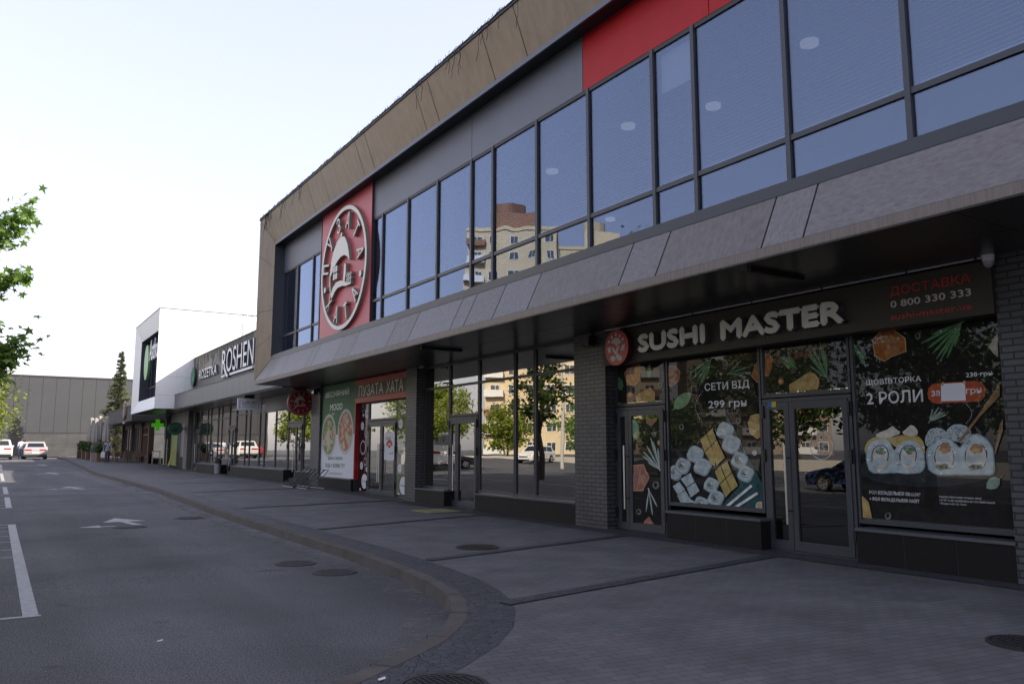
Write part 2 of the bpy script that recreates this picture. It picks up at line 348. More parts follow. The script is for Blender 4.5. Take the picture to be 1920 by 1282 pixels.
tc = n.nodes.new('ShaderNodeTexCoord'); nz = n.nodes.new('ShaderNodeTexNoise'); nz.inputs['Scale'].default_value = 3.2; nz.inputs['Detail'].default_value = 9; nz.inputs['Roughness'].default_value = .72
mr = n.nodes.new('ShaderNodeMapRange'); mr.inputs[1].default_value = .47; mr.inputs[2].default_value = .68; mr.inputs[4].default_value = .75
n.links.new(tc.outputs['Object'], nz.inputs['Vector']); n.links.new(nz.outputs['Fac'], mr.inputs[0]); n.links.new(mr.outputs[0], bs.inputs['Alpha'])
b = MB(); D1 = off(KP, -.195); D2 = off(KP, -.62); zstrip(D2, D1, lambda y: rz(y)+.005, lambda y: rz(y)+.006, dm, b); struct(b.build('gutter_dust'))
b = MB(); far = [(12.5, p[1]) for p in CB]; far[0] = (12.5, -14); far[1] = (12.5, -4)
far[2:14] = [(12.5, -4 + 13*(i/12)) for i in range(12)]
zstrip(CB, far, lambda y: gz(y), lambda y: gz(y), M_pave, b)
b.add([(CB[0][0], CB[0][1], 0), (-6, -14, 0), (12.5, -14, 0)], [(0,1,2)], M_pave)
struct(b.build('pavement'))
b = MB()                                             # dark sett bands across the pavement and along the plinths
for x0, y0, x1, y1 in [(4.45,7.15,9.9,8.2),(5.25,10.45,9.9,11.5),(5.35,15.3,9.9,16.6),(5.4,21.2,9.9,21.9),(5.4,27.6,9.9,28.4),(5.4,33.6,9.9,34.4),(5.45,40,9.9,40.8),(5.5,47,9.9,47.8),(5.5,54,9.9,54.8)]:
    h = .11
    for i in range(8):
        xa, xb = x0+(x1-x0)*i/8, x0+(x1-x0)*(i+1)/8; ya, yb = y0+(y1-y0)*i/8, y0+(y1-y0)*(i+1)/8
        b.add([(xa,ya-h,gz(ya)+.012),(xb,yb-h,gz(yb)+.012),(xb,yb+h,gz(yb)+.012),(xa,ya+h,gz(ya)+.012)], [(0,1,2,3)], M_cob)
yy = [-14,4,10,14,18,22,26,30,36,44,52,61]
zstrip([(9.72,y) for y in yy], [(10.4,y) for y in yy], lambda y: gz(y)+.009, lambda y: gz(y)+.009, M_cob, b)
struct(b.build('paving_bands'))

def rquad(b, x0, x1, y0, y1, m=None, dz=.004):
    n = max(1, int(abs(y1-y0)/3)); m = m or M_paint
    for i in range(n):
        a, c = y0+(y1-y0)*i/n, y0+(y1-y0)*(i+1)/n
        b.add([(x0,a,rz(a)+dz),(x1,a,rz(a)+dz),(x1,c,rz(c)+dz),(x0,c,rz(c)+dz)], [(0,1,2,3)], m)
b = MB()
for y0, y1 in [(9.72,20.85),(25.4,37.0),(43.4,54.4),(58,67.2)]:
    rquad(b, .36, .50, y0+.09, y1-.09)
    for ye in (y0, y1-.09): rquad(b, -2.6, .52, ye, ye+.09)
for k in (14.9, 15.95, 17.2, 18.3, 19.3, 20.2): rquad(b, -2.6, .355, k, k+.06)
for k in (26.3, 27.4, 28.6, 31, 34, 45, 49, 61, 64): rquad(b, -2.6, .355, k, k+.07)
for y in (-1, 2, 5): rquad(b, -8, -3, y, y+.1)
for k in range(-2, 30): rquad(b, -16, -11, k*2.6, k*2.6+.1)
struct(b.build('parking_lines'))
def arrow(x, y):
    b = MB()
    def q(pts): b.add([(x+px_, y+py_, rz(y+py_)+.006) for px_, py_ in pts], [tuple(range(len(pts)))], M_paint)
    q([(.30,-.25),(.46,-.25),(.22,1.15),(.06,1.15)]); q([(-.30,1.16),(.58,1.16),(.05,2.1)])
    q([(.28,0),(.26,.14),(-.42,.32),(-.42,.18)]); q([(-.43,.0),(-.43,.52),(-.86,.25)])
    o = struct(b.build('road_arrow', origin=(x, y, rz(y)))); return o
for x, y in [(2.45,19.2),(2.45,33.8),(2.75,52.6),(2.7,64)]: arrow(x, y)
b = MB()                                             # patched tarmac seams across the road
for y, x0, x1, h in [(24.3,.7,4.5,.05),(28.6,1.2,4.2,.03),(35.2,.8,4.4,.04),(41,2,4.5,.03)]: rquad(b, x0, x1, y, y+h, mat('bitumen seam', (.04,.04,.042), .7), .005)
for cx, cy, rr in [(3.55,11.9,.42),(4.25,11.45,.38)]:
    n = 14; b.add([(cx+rr*(1.2+.25*math.sin(3*k))*math.cos(2*math.pi*k/n), cy+rr*(1+.2*math.cos(2*k))*math.sin(2*math.pi*k/n), rz(11)+.003) for k in range(n)], [tuple(range(n))], mat('dark tarmac patch', (.066,.066,.07), .85, bump=.5, bscale=120.))
struct(b.build('road_patches'))
def manhole(x, y, r, road, label):
    z = (rz(y) if road else gz(y)) + .006; b = MB()
    n = 32
    b.loft([[(x+rr*math.cos(2*math.pi*k/n), y+rr*math.sin(2*math.pi*k/n), z+dz) for k in range(n)] for rr, dz in ((r*1.12,-.02),(r*1.12,.008),(r*1.0,.008),(r*1.0,.0),(r*.96,.0),(r*.96,.008),(r*.02,.008))], M_iron, cap=False)
    for i in range(-5, 6):
        for j in range(-5, 6):
            px_, py_ = i*r*.155, j*r*.155
            if px_*px_ + py_*py_ < (r*.86)**2: b.box(x+px_-r*.05, x+px_+r*.05, y+py_-r*.05, y+py_+r*.05, z+.005, z+.016, M_iron)
    if road: b.mats = [mat('dusty cast iron', (.056,.055,.057), .65, .1, .4, .3, 20.)]
    tag(b.build('manhole_cover', origin=(x, y, z)), label, 'manhole cover', 'manhole covers')
manhole(6.57,11.34,.31,False,'round iron manhole cover in the pavement between two dark sett bands')
manhole(3.86,12.0,.27,True,'worn iron manhole cover in the road, farther of the pair near the kerb')
manhole(4.06,10.9,.27,True,'ribbed iron manhole cover in the road, nearer of the pair beside the kerb')
manhole(2.60,4.93,.27,False,'large iron manhole cover at the bottom edge beside the curved cobble border')
manhole(7.10,3.44,.27,False,'iron manhole cover in the pavers at the lower right before the brick pillar')
manhole(2.55,19.1,.31,True,'manhole cover in the road painted over by the nearest white arrow')
manhole(4.02,20.6,.3,True,'manhole cover with pale rim in the road right of the white arrow')
for x, y, c, lb in [(9.25,18.0,(.27,.24,.13),'yellow tactile paving plate before the glazed shop door'),(9.0,46.5,(.45,.24,.12),'orange tactile paving plate on the distant pavement')]:
    b = MB(); m = mat('tactile %.2f' % c[1], c, .7)
    b.box(x-.45, x+.45, y-.5, y+.5, gz(y)+.006, gz(y)+.02, m)
    for i in range(8):
        for j in range(8): b.cyl((x-.39+.111*i, y-.43+.123*j, gz(y)+.019), .03, .008, m, 8)
    tag(b.build('tactile_plate', origin=(x, y, gz(y))), lb, 'tactile plate')

for x, y, road, sz, lb in [(1.35,7.9,True,.028,'small white paper scrap on the asphalt left of the kerb curve'),(2.32,5.28,False,.03,'small white scrap lying on the kerb at the bottom edge')]:
    z = (rz(y) if road else gz(y)+.004)+.006; b = MB(); b.add([(x-sz,y-sz*.6,z),(x+sz*.8,y-sz*.4,z+.004),(x+sz,y+sz*.5,z+.012),(x-sz*.7,y+sz*.7,z+.002)], [(0,1,2,3)], mat('scrap paper', (.6,.6,.6), .8))
    tag(b.build('paper_scrap', origin=(x,y,z)), lb, 'litter')
# ------------------------------------------------------------------ main building
main = empty('shopping_building', (8, 10, 0), 'two storey shop building with bronze framed glass upper floor and brick pillars below', 'building')
YF, YN = 29.95, -14.0                                # far and near ends
XF, XI, XG, XS = 7.85, 8.20, 8.60, 10.38             # fascia, inner frame edge, upper glass, shop glass
b = MB(); b.box(XF, 24, YN, YF, 3.9, 4.02, M_fascia)
top_y = [YN, -4, 1.2, 2.2, 5.4, 6.4, 9.2, 12.3, 13.5, 16.0, 16.65, 19.8, 20.5, 23.3, 24.6, 27.1, 27.6, 29.0]
low_y = [YN, -6, -1.2, -.4, 2.7, 5.95, 6.57, 8.49, 9.31, 11.84, 13.05, 14.17, 14.77, 16.85, 18.07, 20.57, 21.73, 23.65, 24.24, 26.83, 27.98, 28.55, 29.12]
main_f = MB()
for i in range(len(low_y)-1):
    y0, y1 = low_y[i]+.013, low_y[i+1]-.013
    lo1 = YF if i == len(low_y)-2 else y1
    main_f.add([(XF+.004,y0,4.024),(XF+.004,lo1,4.024),(XI,y1,4.755),(XI,y0,4.755)], [(0,1,2,3)], M_bevels[(0,2,1,3,0,1,2)[i % 7]])
main_f.add([(XF+.014,YN,4.02),(XF+.014,YF-.02,4.02),(XI+.01,29.1,4.75),(XI+.01,YN,4.75)], [(0,1,2,3)], M_dark)
main_f.build('canopy_cladding', main)
b2 = MB()
for i in range(len(top_y)):
    y0 = top_y[i]+.011; y1 = (top_y[i+1] if i < len(top_y)-1 else 29.12)-.011; l1 = YF if i == len(top_y)-1 else y1
    b2.add([(XF,y0,10.05),(XF,l1,10.05),(XI,y1,9.1),(XI,y0,9.1)], [(3,2,1,0)], M_bronze)
b2.add([(XF+.01,YN,10.05),(XF+.01,YF-.02,10.05),(XI+.01,29.1,9.105),(XI+.01,YN,9.105)], [(0,1,2,3)], M_dark)
b2.build('parapet_cladding', main)
b3 = MB()                                            # splayed end of the frame, in three panels
for z0, z1 in ((0,.20),(.20,.42),(.42,.78),(.78,1)):
    def pt(u, t): return (XF, YF, 4.03+6.02*t) if u == 0 else (XI, 29.12, 4.765+4.335*t)
    g = .0015
    b3.add([pt(0,z0+g), pt(0,z1-g), pt(1,z1-g), pt(1,z0+g)], [(0,1,2,3)], M_bronze)
b3.add([(XF+.012,YF-.006,4.03),(XF+.012,YF-.006,10.04),(XI+.012,29.13,9.1),(XI+.012,29.13,4.77)], [(0,1,2,3)], M_dark)
b3.build('frame_end_cladding', main)
b.build('canopy_fascia', main)
b = MB(); b.box(XF-.03, 24.05, YN, YF+.03, 10.053, 10.12, M_dark); b.box(XI+.2, 24, YN, YF, 9.13, 10.04, M_roof); b.build('roof', main)
b = MB(); b.box(XI-.015, XG+.02, YN, 29.1, 4.74, 4.87, M_frame); b.box(XI+.05, XG+.03, YN, 29.1, 4.872, 4.93, M_frame); b.build('sill', main)
b = MB()                                             # dark reveal round the recessed glazing
b.box(XI+.001, XG+.1, 29.13, 29.3, 4.76, 9.1, M_frame); b.box(XI-.012, XI+.03, YN, 29.12, 9.0, 9.1, M_head); b.box(XI+.032, XG+.1, YN, 29.12, 9.06, 9.12, M_dark); b.build('reveal', main)
for y0, y1, m in [(25.08,29.12,M_head),(15.14,21.03,M_head),(11.06,15.13,M_head),(7.97,11.05,M_red),(3.3,7.96,M_red),(-2,3.29,M_red),(YN,-2.01,M_head)]:
    b = MB(); b.box(XG-.03, XG+.08, y0, y1-.008, 8.0, 9.06, m); b.build('header_panel', main)
b = MB(); b.box(8.50, 8.52, 20.70, 24.80, 4.94, 9.05, M_rose); b.box(8.521, XG+.08, 20.705, 24.795, 4.945, 9.045, M_dark); b.build('logo_panel', main)
bays = [(29.1,27.45),(27.45,25.83),(25.83,25.08),(21.03,20.07),(20.07,18.45),(18.45,16.8),(16.8,15.15),(15.15,14.22),(14.22,12.56),(12.56,10.92),(10.92,9.23),(9.23,8.32),(8.32,6.65),(6.65,4.98),(4.98,3.3),(3.3,2.4),(2.4,.75),(.75,-.9)]
M_blind = mat('blind slat', (.62,.63,.66), .5)
blk = MB(); 
for y1, y0 in bays:
    b = MB(); h = .035
    b.box(XG-.045, XG+.04, y0-h, y0+h, 4.93, 7.99, M_frame)
    b.box(XG-.03, XG+.04, y0+h, y1-h, 5.585, 5.66, M_frame)
    b.box(XG-.025, XG+.04, y0+h, y1-h, 7.93, 8.0, M_dark); b.box(XG-.025, XG+.04, y0+h, y1-h, 4.93, 4.97, M_frame)
    wd = b.build('window', main)
    for za, zb in ((4.97,5.585),(5.66,7.93)):
        g = MB(); g.box(XG, XG+.012, y0+h, y1-h, za, zb, M_glassU); g.build('pane', wd)
    if y1 < 21 and y1-y0 > 0:
        s_ = MB(); z = 5.78
        zt = 7.85 if not (9.0 < y1 < 9.3) else 7.25
        while z < zt:
            s_.add([(XG+.115,y0+.07,z),(XG+.13,y0+.07,z+.014),(XG+.13,y1-.07,z+.014),(XG+.115,y1-.07,z)], [(0,1,2,3)], M_blind); z += .058
        s_.box(XG+.11, XG+.15, y0+.07, y1-.07, 5.72, 5.75, M_blind)
        if zt < 7.5:
            s_.box(XG+.12, XG+.14, y0+.07, y1-.07, 7.25, 7.9, mat('gathered blind', (.62,.62,.62), .6))
        s_.build('blind', wd)
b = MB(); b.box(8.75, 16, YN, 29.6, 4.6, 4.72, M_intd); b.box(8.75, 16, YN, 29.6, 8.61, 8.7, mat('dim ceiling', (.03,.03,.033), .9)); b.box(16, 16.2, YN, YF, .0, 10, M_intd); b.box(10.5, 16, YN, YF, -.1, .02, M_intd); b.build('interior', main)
b = MB(); b.box(8.9, 24, YF-.3, YF, 4.03, 9.9, M_roof); b.box(10.4, 24, YF-.3, YF-.02, -.1, 3.9, M_roof); b.box(8.25, 24, YN, YN+.3, 4.03, 10, M_bronze); b.box(10.1, 24, YN+.01, YN+.31, -.1, 3.9, M_brick); b.box(23.7, 24, YN+.4, YF-.3, -.2, 9.9, M_roof); b.build('wall', main)
b = MB()                                             # soffit boards with thin joints
jy = [YN] + [-8+3.05*i for i in range(13)] + [YF]
for i in range(len(jy)-1):
    for xa, xb in ((XF+.012, 9.05), (9.062, 10.6)): b.box(xa, xb, jy[i]+.006, jy[i+1]-.006, 3.885, 3.898, M_soffit)
b.build('soffit', main)

lampo = [(11.49,8.38,0),(12.02,11.13,0),(11.22,12.87,0),(11.49,16.13,0),(15.5,18.7,0)]
for i, (x, y, z) in enumerate(lampo):
    b = MB(); b.cyl((x, y, 8.53), .155, .07, mat('lamp disc', (.7,.68,.66), .5, emit=.07), 24); b.box(x-.01, x+.01, y-.01, y+.01, 8.59, 8.61, M_steel)
    tag(b.build('ceiling_lamp', origin=(x, y, 8.5)), 'round white ceiling lamp glowing behind the upper blinds', 'lamp', 'round lamps behind the upper windows')

# lower storey: pillars, plinths, glazing
def pilaster(y0, y1, z0=-.1): b = MB(); b.box(10.1, 10.75, y0, y1, z0, 3.885, M_brick); return b.build('pillar', main)
for y0, y1 in ((3.6,4.95),(12.42,13.44),(20.955,21.65),(29.14,30.1),(-3.6,-2.6),(-12,-10.8)): pilaster(y0, y1)
def plinth(y0, y1, zt=.47, par=None):
    b = MB(); b.box(10.1, 10.5, y0, y1, -.1, zt-.03, M_plinth); b.box(10.075, 10.5, y0-.01, y1+.01, zt-.03, zt+.01, M_sill)
    n = int((y1-y0)/.95)
    for i in range(1, n+1): yk = y0+(y1-y0)*i/(n+1); b.box(10.097, 10.11, yk-.003, yk+.003, -.1, zt-.031, M_dark)
    return b.build('plinth', par or main)
def glazed(y0, y1, zs, verts=(), trans=None, z1=3.9, par=None, pm=None, fw=.04):
    """one fixed shop window between y0 and y1"""
    b = MB(); X = XS
    b.box(X-.03, X+.05, y0, y0+fw, zs, z1, M_frame); b.box(X-.03, X+.05, y1-fw, y1, zs, z1, M_frame)
    b.box(X-.028, X+.05, y0+fw, y1-fw, zs, zs+.06, M_frame); b.box(X-.028, X+.05, y0+fw, y1-fw, z1-.07, z1, M_frame)
    zz = [zs+.06] + ([trans] if trans else []) + [z1-.07]
    if trans: b.box(X-.028, X+.05, y0+fw, y1-fw, trans-.03, trans+.03, M_frame)
    o = b.build('window', par or main)
    for i in range(len(zz)-1):
        g = MB(); g.box(X+.004, X+.016, y0+fw, y1-fw, zz[i]+(.03 if i else 0), zz[i+1]-(.03 if i < len(zz)-2 else 0), pm or M_glassS); g.build('pane', o)
    return o
def door(y0, y1, ztop, split, z0=.0, par=None, handles='near', pm=None):
    """two leaves of unequal width; split = y of the meeting stiles"""
    X = XS-.02; root = None
    b = MB(); b.box(X-.02, X+.07, y0, y0+.05, z0, ztop, M_frame); b.box(X-.02, X+.07, y1-.05, y1, z0, ztop, M_frame); b.box(X-.02, X+.07, y0+.05, y1-.05, ztop-.06, ztop, M_frame); b.box(X-.03, X+.1, y0, y1, z0-.02, z0+.02, M_sill)
    root = b.build('door', par or main)
    for a, c in ((y0+.055, split-.005), (split+.005, y1-.055)):
        l = MB(); s = .09
        l.box(X-.035, X+.03, a, a+s, z0+.03, ztop-.065, M_frame); l.box(X-.035, X+.03, c-s, c, z0+.03, ztop-.065, M_frame)
        l.box(X-.034, X+.03, a+s, c-s, z0+.03, z0+.17, M_frame); l.box(X-.034, X+.03, a+s, c-s, ztop-.175, ztop-.065, M_frame)
        l.build('leaf', root)
        g = MB(); g.box(X-.005, X+.008, a+s, c-s, z0+.17, ztop-.175, pm or M_glassS); g.build('pane', root)
    h = MB(); hy = split+.045 if handles == 'near' else split
    for dy in ((.045,) if handles == 'near' else (-.06,.06)):
        h.tube([(X-.12, split+dy, z0+.42), (X-.12, split+dy, z0+1.62)], .016, M_steel, 10)
        for hz in (.62, 1.42): h.tube([(X-.12, split+dy, z0+hz), (X-.03, split+dy-.04, z0+hz)], .01, M_black, 6)
    h.build('handle', root)
    for e in (y0+.03, y1-.03):
        for hz in (.25, 1.35, ztop-z0-.3): hn = MB(); hn.box(X-.06, X-.021, e-.02, e+.02, z0+hz, z0+hz+.2, M_black); hn.build('hinge', root)
    return root
# glazed shop between the second and third pillars
M_gl = M_glassS
glazed(19.42, 20.95, .47, trans=3.25); plinth(19.2, 20.945)
door(17.86, 19.38, 2.40, 18.95, .05); glazed(17.84, 19.40, 2.42, trans=3.25)
for a, c in ((16.14,17.82),(15.29,16.12),(13.45,15.27)): glazed(a, c, .47, trans=3.25)
plinth(13.44, 17.56)
# sushi shop glazing
M_glassD = glass('sushi door glass', (.4,.4,.4), (1,.97,.92), .08, 1.0, .012, .8)
door(11.0, 12.4, 2.36, 12.02, 0, pm=M_glassD); glazed(11.0, 12.41, 2.38, z1=3.3)
glazed(8.79, 10.97, .55, z1=3.3); plinth(8.68, 10.77)
door(7.16, 8.76, 2.34, 8.24, 0, pm=M_glassD); glazed(7.16, 8.77, 2.36, z1=3.3)
glazed(4.96, 7.14, .52, z1=3.3); plinth(4.951, 7.02)
# canteen entrance
door(22.82, 25.05, 2.45, 23.94, .1, handles='both'); glazed(22.82, 25.05, 2.47, z1=3.1); glazed(25.07, 25.80, .12, z1=3.1, fw=.03)
glazed(21.66, 22.80, .08, z1=3.1); plinth(25.87, 29.13, .56)
for bx in ((10.36,21.66,25.82,3.1),(10.36,4.95,12.41,3.3),(10.31,25.83,29.13,.56)): b = MB(); b.box(bx[0], 10.6, bx[1], bx[2], bx[3], 3.88, M_dark); b.build('lintel', main)
for a, c in ((1.5,3.55),(-2.5,1.45),(-6.5,-3.65),(-10.7,-6.6)): glazed(a, c, .5, trans=3.25)
plinth(-2.59, 3.59); plinth(-10.7, -3.61)

# ------------------------------------------------------------------ string of lights on the roof edge
def dangle(b, x, y, z, L, r=.006, m=M_black, s=.05):
    pts = [(x, y, z)]; q = Vector((x, y, z)); n = max(2, int(L/.07))
    for i in range(n): q = q + Vector((rnd.uniform(-s,s)*.4, rnd.uniform(-s,s), -L/n)); pts.append(tuple(q))
    b.tube(pts, r, m, 3)
b = MB()
y = 29.9
while y > 4:
    b.tube([(XF-.04, y, 10.13), (XF-.04+rnd.uniform(-.04,.04), y-rnd.uniform(.05,.18), 10.12+rnd.uniform(-.02,.07))], .006, M_black, 3); y -= .07
b.tube([(XF-.035, yk, 10.12+.015*math.sin(yk*9)) for yk in [29.9-.3*i for i in range(120)]], .014, M_black, 4)
for yc, n_ in ((29.4,9),(28.6,7),(26.9,4),(26.0,3),(25.2,4),(16.3,3),(14.7,6),(13.1,3),(12.4,2)):
    for k in range(n_): dangle(b, XF-.045, yc+rnd.uniform(-.4,.4), 10.1, rnd.uniform(.2,.75))
tag(b.build('light_string', origin=(XF, 20, 10.1)), 'black tangled string of lights along the bronze roof edge', 'string lights')
# ------------------------------------------------------------------ printed films, posters, signs
def printm(name, col, a=.0, k=.7):
    if name in _mc: return _mc[name]
    m = bpy.data.materials.new(name); m.use_nodes = True; n = m.node_tree; n.nodes.clear()
    out = n.nodes.new('ShaderNodeOutputMaterial'); mx = n.nodes.new('ShaderNodeMixShader'); d = n.nodes.new('ShaderNodeBsdfDiffuse')
    tc = n.nodes.new('ShaderNodeTexCoord'); nz = n.nodes.new('ShaderNodeTexNoise'); nz.inputs['Scale'].default_value = 9; nz.inputs['Detail'].default_value = 5
    rp = n.nodes.new('ShaderNodeValToRGB'); rp.color_ramp.elements[0].position = .35; rp.color_ramp.elements[1].position = .65
    rp.color_ramp.elements[0].color = (*[c*.82 for c in col], 1); rp.color_ramp.elements[1].color = (*[min(.85, c*1.15) for c in col], 1)
    n.links.new(tc.outputs['Object'], nz.inputs['Vector']); n.links.new(nz.outputs['Fac'], rp.inputs[0]); n.links.new(rp.outputs[0], d.inputs[0])
    gl = n.nodes.new('ShaderNodeBsdfGlossy'); gl.inputs['Roughness'].default_value = .01; fr = schlick(n)
    ma = n.nodes.new('ShaderNodeMath'); ma.operation = 'MULTIPLY_ADD'; ma.inputs[1].default_value = k; ma.inputs[2].default_value = a; ma.use_clamp = True
    n.links.new(fr, ma.inputs[0]); n.links.new(ma.outputs[0], mx.inputs[0]); n.links.new(d.outputs[0], mx.inputs[1]); n.links.new(gl.outputs[0], mx.inputs[2]); n.links.new(mx.outputs[0], out.inputs[0])
    _mc[name] = m; return m
F_dark = printm('film charcoal', (.020,.019,.018)); F_or = printm('film salmon', (.34,.125,.045)); F_yel = printm('film ginger', (.42,.29,.11)); F_pink = printm('film pink', (.33,.15,.12))
F_or2 = printm('film salmon light', (.40,.18,.075)); F_yel2 = printm('film ginger light', (.47,.35,.16)); F_pink2 = printm('film pink light', (.38,.20,.16)); F_line = printm('film pale line', (.50,.33,.17)); F_lf = printm('film leaf', (.07,.19,.075)); F_lf2 = printm('film leaf light', (.20,.33,.19)); F_sage = printm('film sage', (.21,.28,.23))
F_rice = printm('film rice', (.40,.47,.49)); F_rice2 = printm('film rice shade', (.24,.31,.33)); F_nori = printm('film nori', (.02,.03,.028)); F_grey = printm('film lettering', (.66,.66,.68)); F_teal = printm('film slate', (.035,.085,.09))
F_red = printm('film red', (.40,.09,.045)); F_wood = printm('film wood', (.26,.15,.085)); F_cream = printm('film cream', (.55,.52,.45)); F_pep = printm('film pepper', (.16,.17,.16)); F_omel = printm('film omelette', (.42,.33,.12)); F_filling = printm('film filling', (.13,.17,.10))
XP = XS - .004
class Art:
    """draws print on the plane X, from coordinates read off an enlarged crop"""
    def __init__(s, b, ox, oy, k, X, lim=None): s.b, s.ox, s.oy, s.k, s.X, s.n, s.lim = b, ox, oy, k, X, 0, lim
    def p(s, x, y): return P(s.ox + x/s.k, s.oy + y/s.k, s.X)
    def lay(s, pts, m):
        s.n += 1; q = [s.p(*t) for t in pts]
        if s.lim:
            y0, y1, z0, z1 = s.lim; q = clip(q, y0, y1, z0, z1)
            if len(q) < 3: return
        s.b.flat(q, s.X - .0012 - s.n*.00007, m)
    def sm(s, pts, m):                               # rounded outline
        for it in range(2):
            q = []
            for a, c in zip(pts, pts[1:]+pts[:1]): q += [(a[0]*.75+c[0]*.25, a[1]*.75+c[1]*.25), (a[0]*.25+c[0]*.75, a[1]*.25+c[1]*.75)]
            pts = q
        s.lay([(x+rnd.uniform(-2.5,2.5), y+rnd.uniform(-2.5,2.5)) for x, y in pts], m)
    def line(s, pts, wd, m):
        for a, c in zip(pts, pts[1:]):
            dx, dy = c[0]-a[0], c[1]-a[1]; L = math.hypot(dx, dy) or 1; nx, ny = -dy/L*wd/2, dx/L*wd/2
            s.lay([(a[0]+nx,a[1]+ny),(c[0]+nx,c[1]+ny),(c[0]-nx,c[1]-ny),(a[0]-nx,a[1]-ny)], m)
    def blob(s, x, y, rx, ry, m, n=18, wob=0., sq=1., ang=0.):
        pts = []
        for i in range(n):
            a = 2*math.pi*i/n; c, d = math.cos(a), math.sin(a); e = (abs(c)**(2*sq)+abs(d)**(2*sq))**(-1/(2*sq)) if sq > 1 else 1
            r = 1 + rnd.uniform(-wob, wob); u, v = rx*c*e*r, ry*d*e*r
            pts.append((x+u*math.cos(ang)-v*math.sin(ang), y+u*math.sin(ang)+v*math.cos(ang)))
        s.lay(pts, m)
    def chunk(s, pts, m, lines=()):
        q = []
        for a, c in zip(pts, pts[1:]+pts[:1]):
            L = math.hypot(c[0]-a[0], c[1]-a[1])
            for k in range(4): j = rnd.uniform(-.022,.028)*L*(k > 0); q.append((a[0]+(c[0]-a[0])*k/4-(c[1]-a[1])/L*j, a[1]+(c[1]-a[1])*k/4+(c[0]-a[0])/L*j))
        pts = q; s.lay(pts, F_line); cx = sum(p_[0] for p_ in pts)/len(pts); cy = sum(p_[1] for p_ in pts)/len(pts)
        s.lay([(cx+(x-cx)*.93, cy+(y-cy)*.93) for x, y in pts], m)
        xs_, ys_ = [p_[0] for p_ in pts], [p_[1] for p_ in pts]; w_, h_ = max(xs_)-min(xs_), max(ys_)-min(ys_)
        for k in range(3): s.blob(cx+rnd.uniform(-.2,.2)*w_, cy+rnd.uniform(-.2,.2)*h_, w_*rnd.uniform(.1,.2), h_*rnd.uniform(.1,.2), {F_or: F_or2, F_yel: F_yel2, F_pink: F_pink2}.get(m, m), 11, .3)
        for l in lines:
            (xa, ya), (xb, yb) = l; mx_, my_ = (xa+xb)/2+rnd.uniform(-.07,.07)*w_, (ya+yb)/2+rnd.uniform(-.07,.07)*h_; s.line([(xa,ya),(mx_,my_),(xb,yb)], 3, F_line)
    def leaf(s, x0, y0, x1, y1, wd, stem=.15, m=None):
        dx, dy = x1-x0, y1-y0; L = math.hypot(dx, dy); ux, uy = dx/L, dy/L; pts = []; n = 8
        for sg in (1, -1):
            for i in range(n+1):
                t = i/n if sg > 0 else 1-i/n; h = wd/2*math.sin(math.pi*t)**.75*(1.1-.3*t)
                pts.append((x0+dx*t - uy*h*sg, y0+dy*t + ux*h*sg))
        s.lay(pts, m or F_lf); s.line([(x0-dx*stem, y0-dy*stem), (x1-dx*.08, y1-dy*.08)], max(3, wd*.05), F_lf2)
        for t in (.25,.45,.65):
            for sg in (1,-1): s.line([(x0+dx*t, y0+dy*t), (x0+dx*(t+.18)-uy*wd*.33*sg, y0+dy*(t+.18)+ux*wd*.33*sg)], 2.5, F_lf2)
    def sprig(s, base, tips, wd=14, m=None, m2=None):
        for i, (x, y) in enumerate(tips):
            bx, by = base; mx_, my_ = bx+(x-bx)*.12, by+(y-by)*.12
            dx, dy = x-mx_, y-my_; L = math.hypot(dx, dy); nx, ny = -dy/L*wd/2, dx/L*wd/2
            s.lay([(bx,by),(mx_+dx*.35+nx,my_+dy*.35+ny),(mx_+dx*.8+nx,my_+dy*.8+ny),(x,y),(mx_+dx*.8-nx,my_+dy*.8-ny),(mx_+dx*.35-nx,my_+dy*.35-ny)], m or F_lf)
            s.line([(bx,by),(x,y)], max(2.5, wd*.2), m2 or F_sage)
        s.line([base, (base[0]+(base[0]-tips[0][0])*.1, base[1]+(base[1]-tips[0][1])*.1)], wd*.6, m2 or F_sage)
    def pepper(s, x, y, r, m=None):
        s.blob(x, y, r*.85, r, m or F_pep, 12, .08); s.blob(x-r*.1, y-r*.1, r*.5, r*.6, F_dark if not m else F_line, 9, .2)
    def text(s, t, x0, y0, x1, y1, m, bold=.026):
        s.n += 1; a, c = s.p(x0, y0), s.p(x1, y1); s.b.text(t, a[0], a[1], c[0], c[1], s.X-.0012-s.n*.00007, m, bold=bold)
def clip(q, y0, y1, z0, z1):
    for ax, lo, v in ((0,True,y0),(0,False,y1),(1,True,z0),(1,False,z1)):
        o = []
        for i in range(len(q)):
            a, c = q[i-1], q[i]; ia = (a[ax] >= v) if lo else (a[ax] <= v); ic = (c[ax] >= v) if lo else (c[ax] <= v)
            if ia != ic:
                t = (v-a[ax])/(c[ax]-a[ax]); o.append(tuple(a[k]+(c[k]-a[k])*t for k in (0,1)))
            if ic: o.append(c)
        q = o
        if len(q) < 3: return q
    return q
def film(name, lim, label, fn, XP=XP):
    b = MB(); y0, y1, z0, z1 = lim; b.flat([(y1,z0),(y0,z0),(y0,z1),(y1,z1)], XP, F_dark)
    fn(b, lim); tag(b.build(name, origin=(XP, (y0+y1)/2, z0)), label, 'window print')

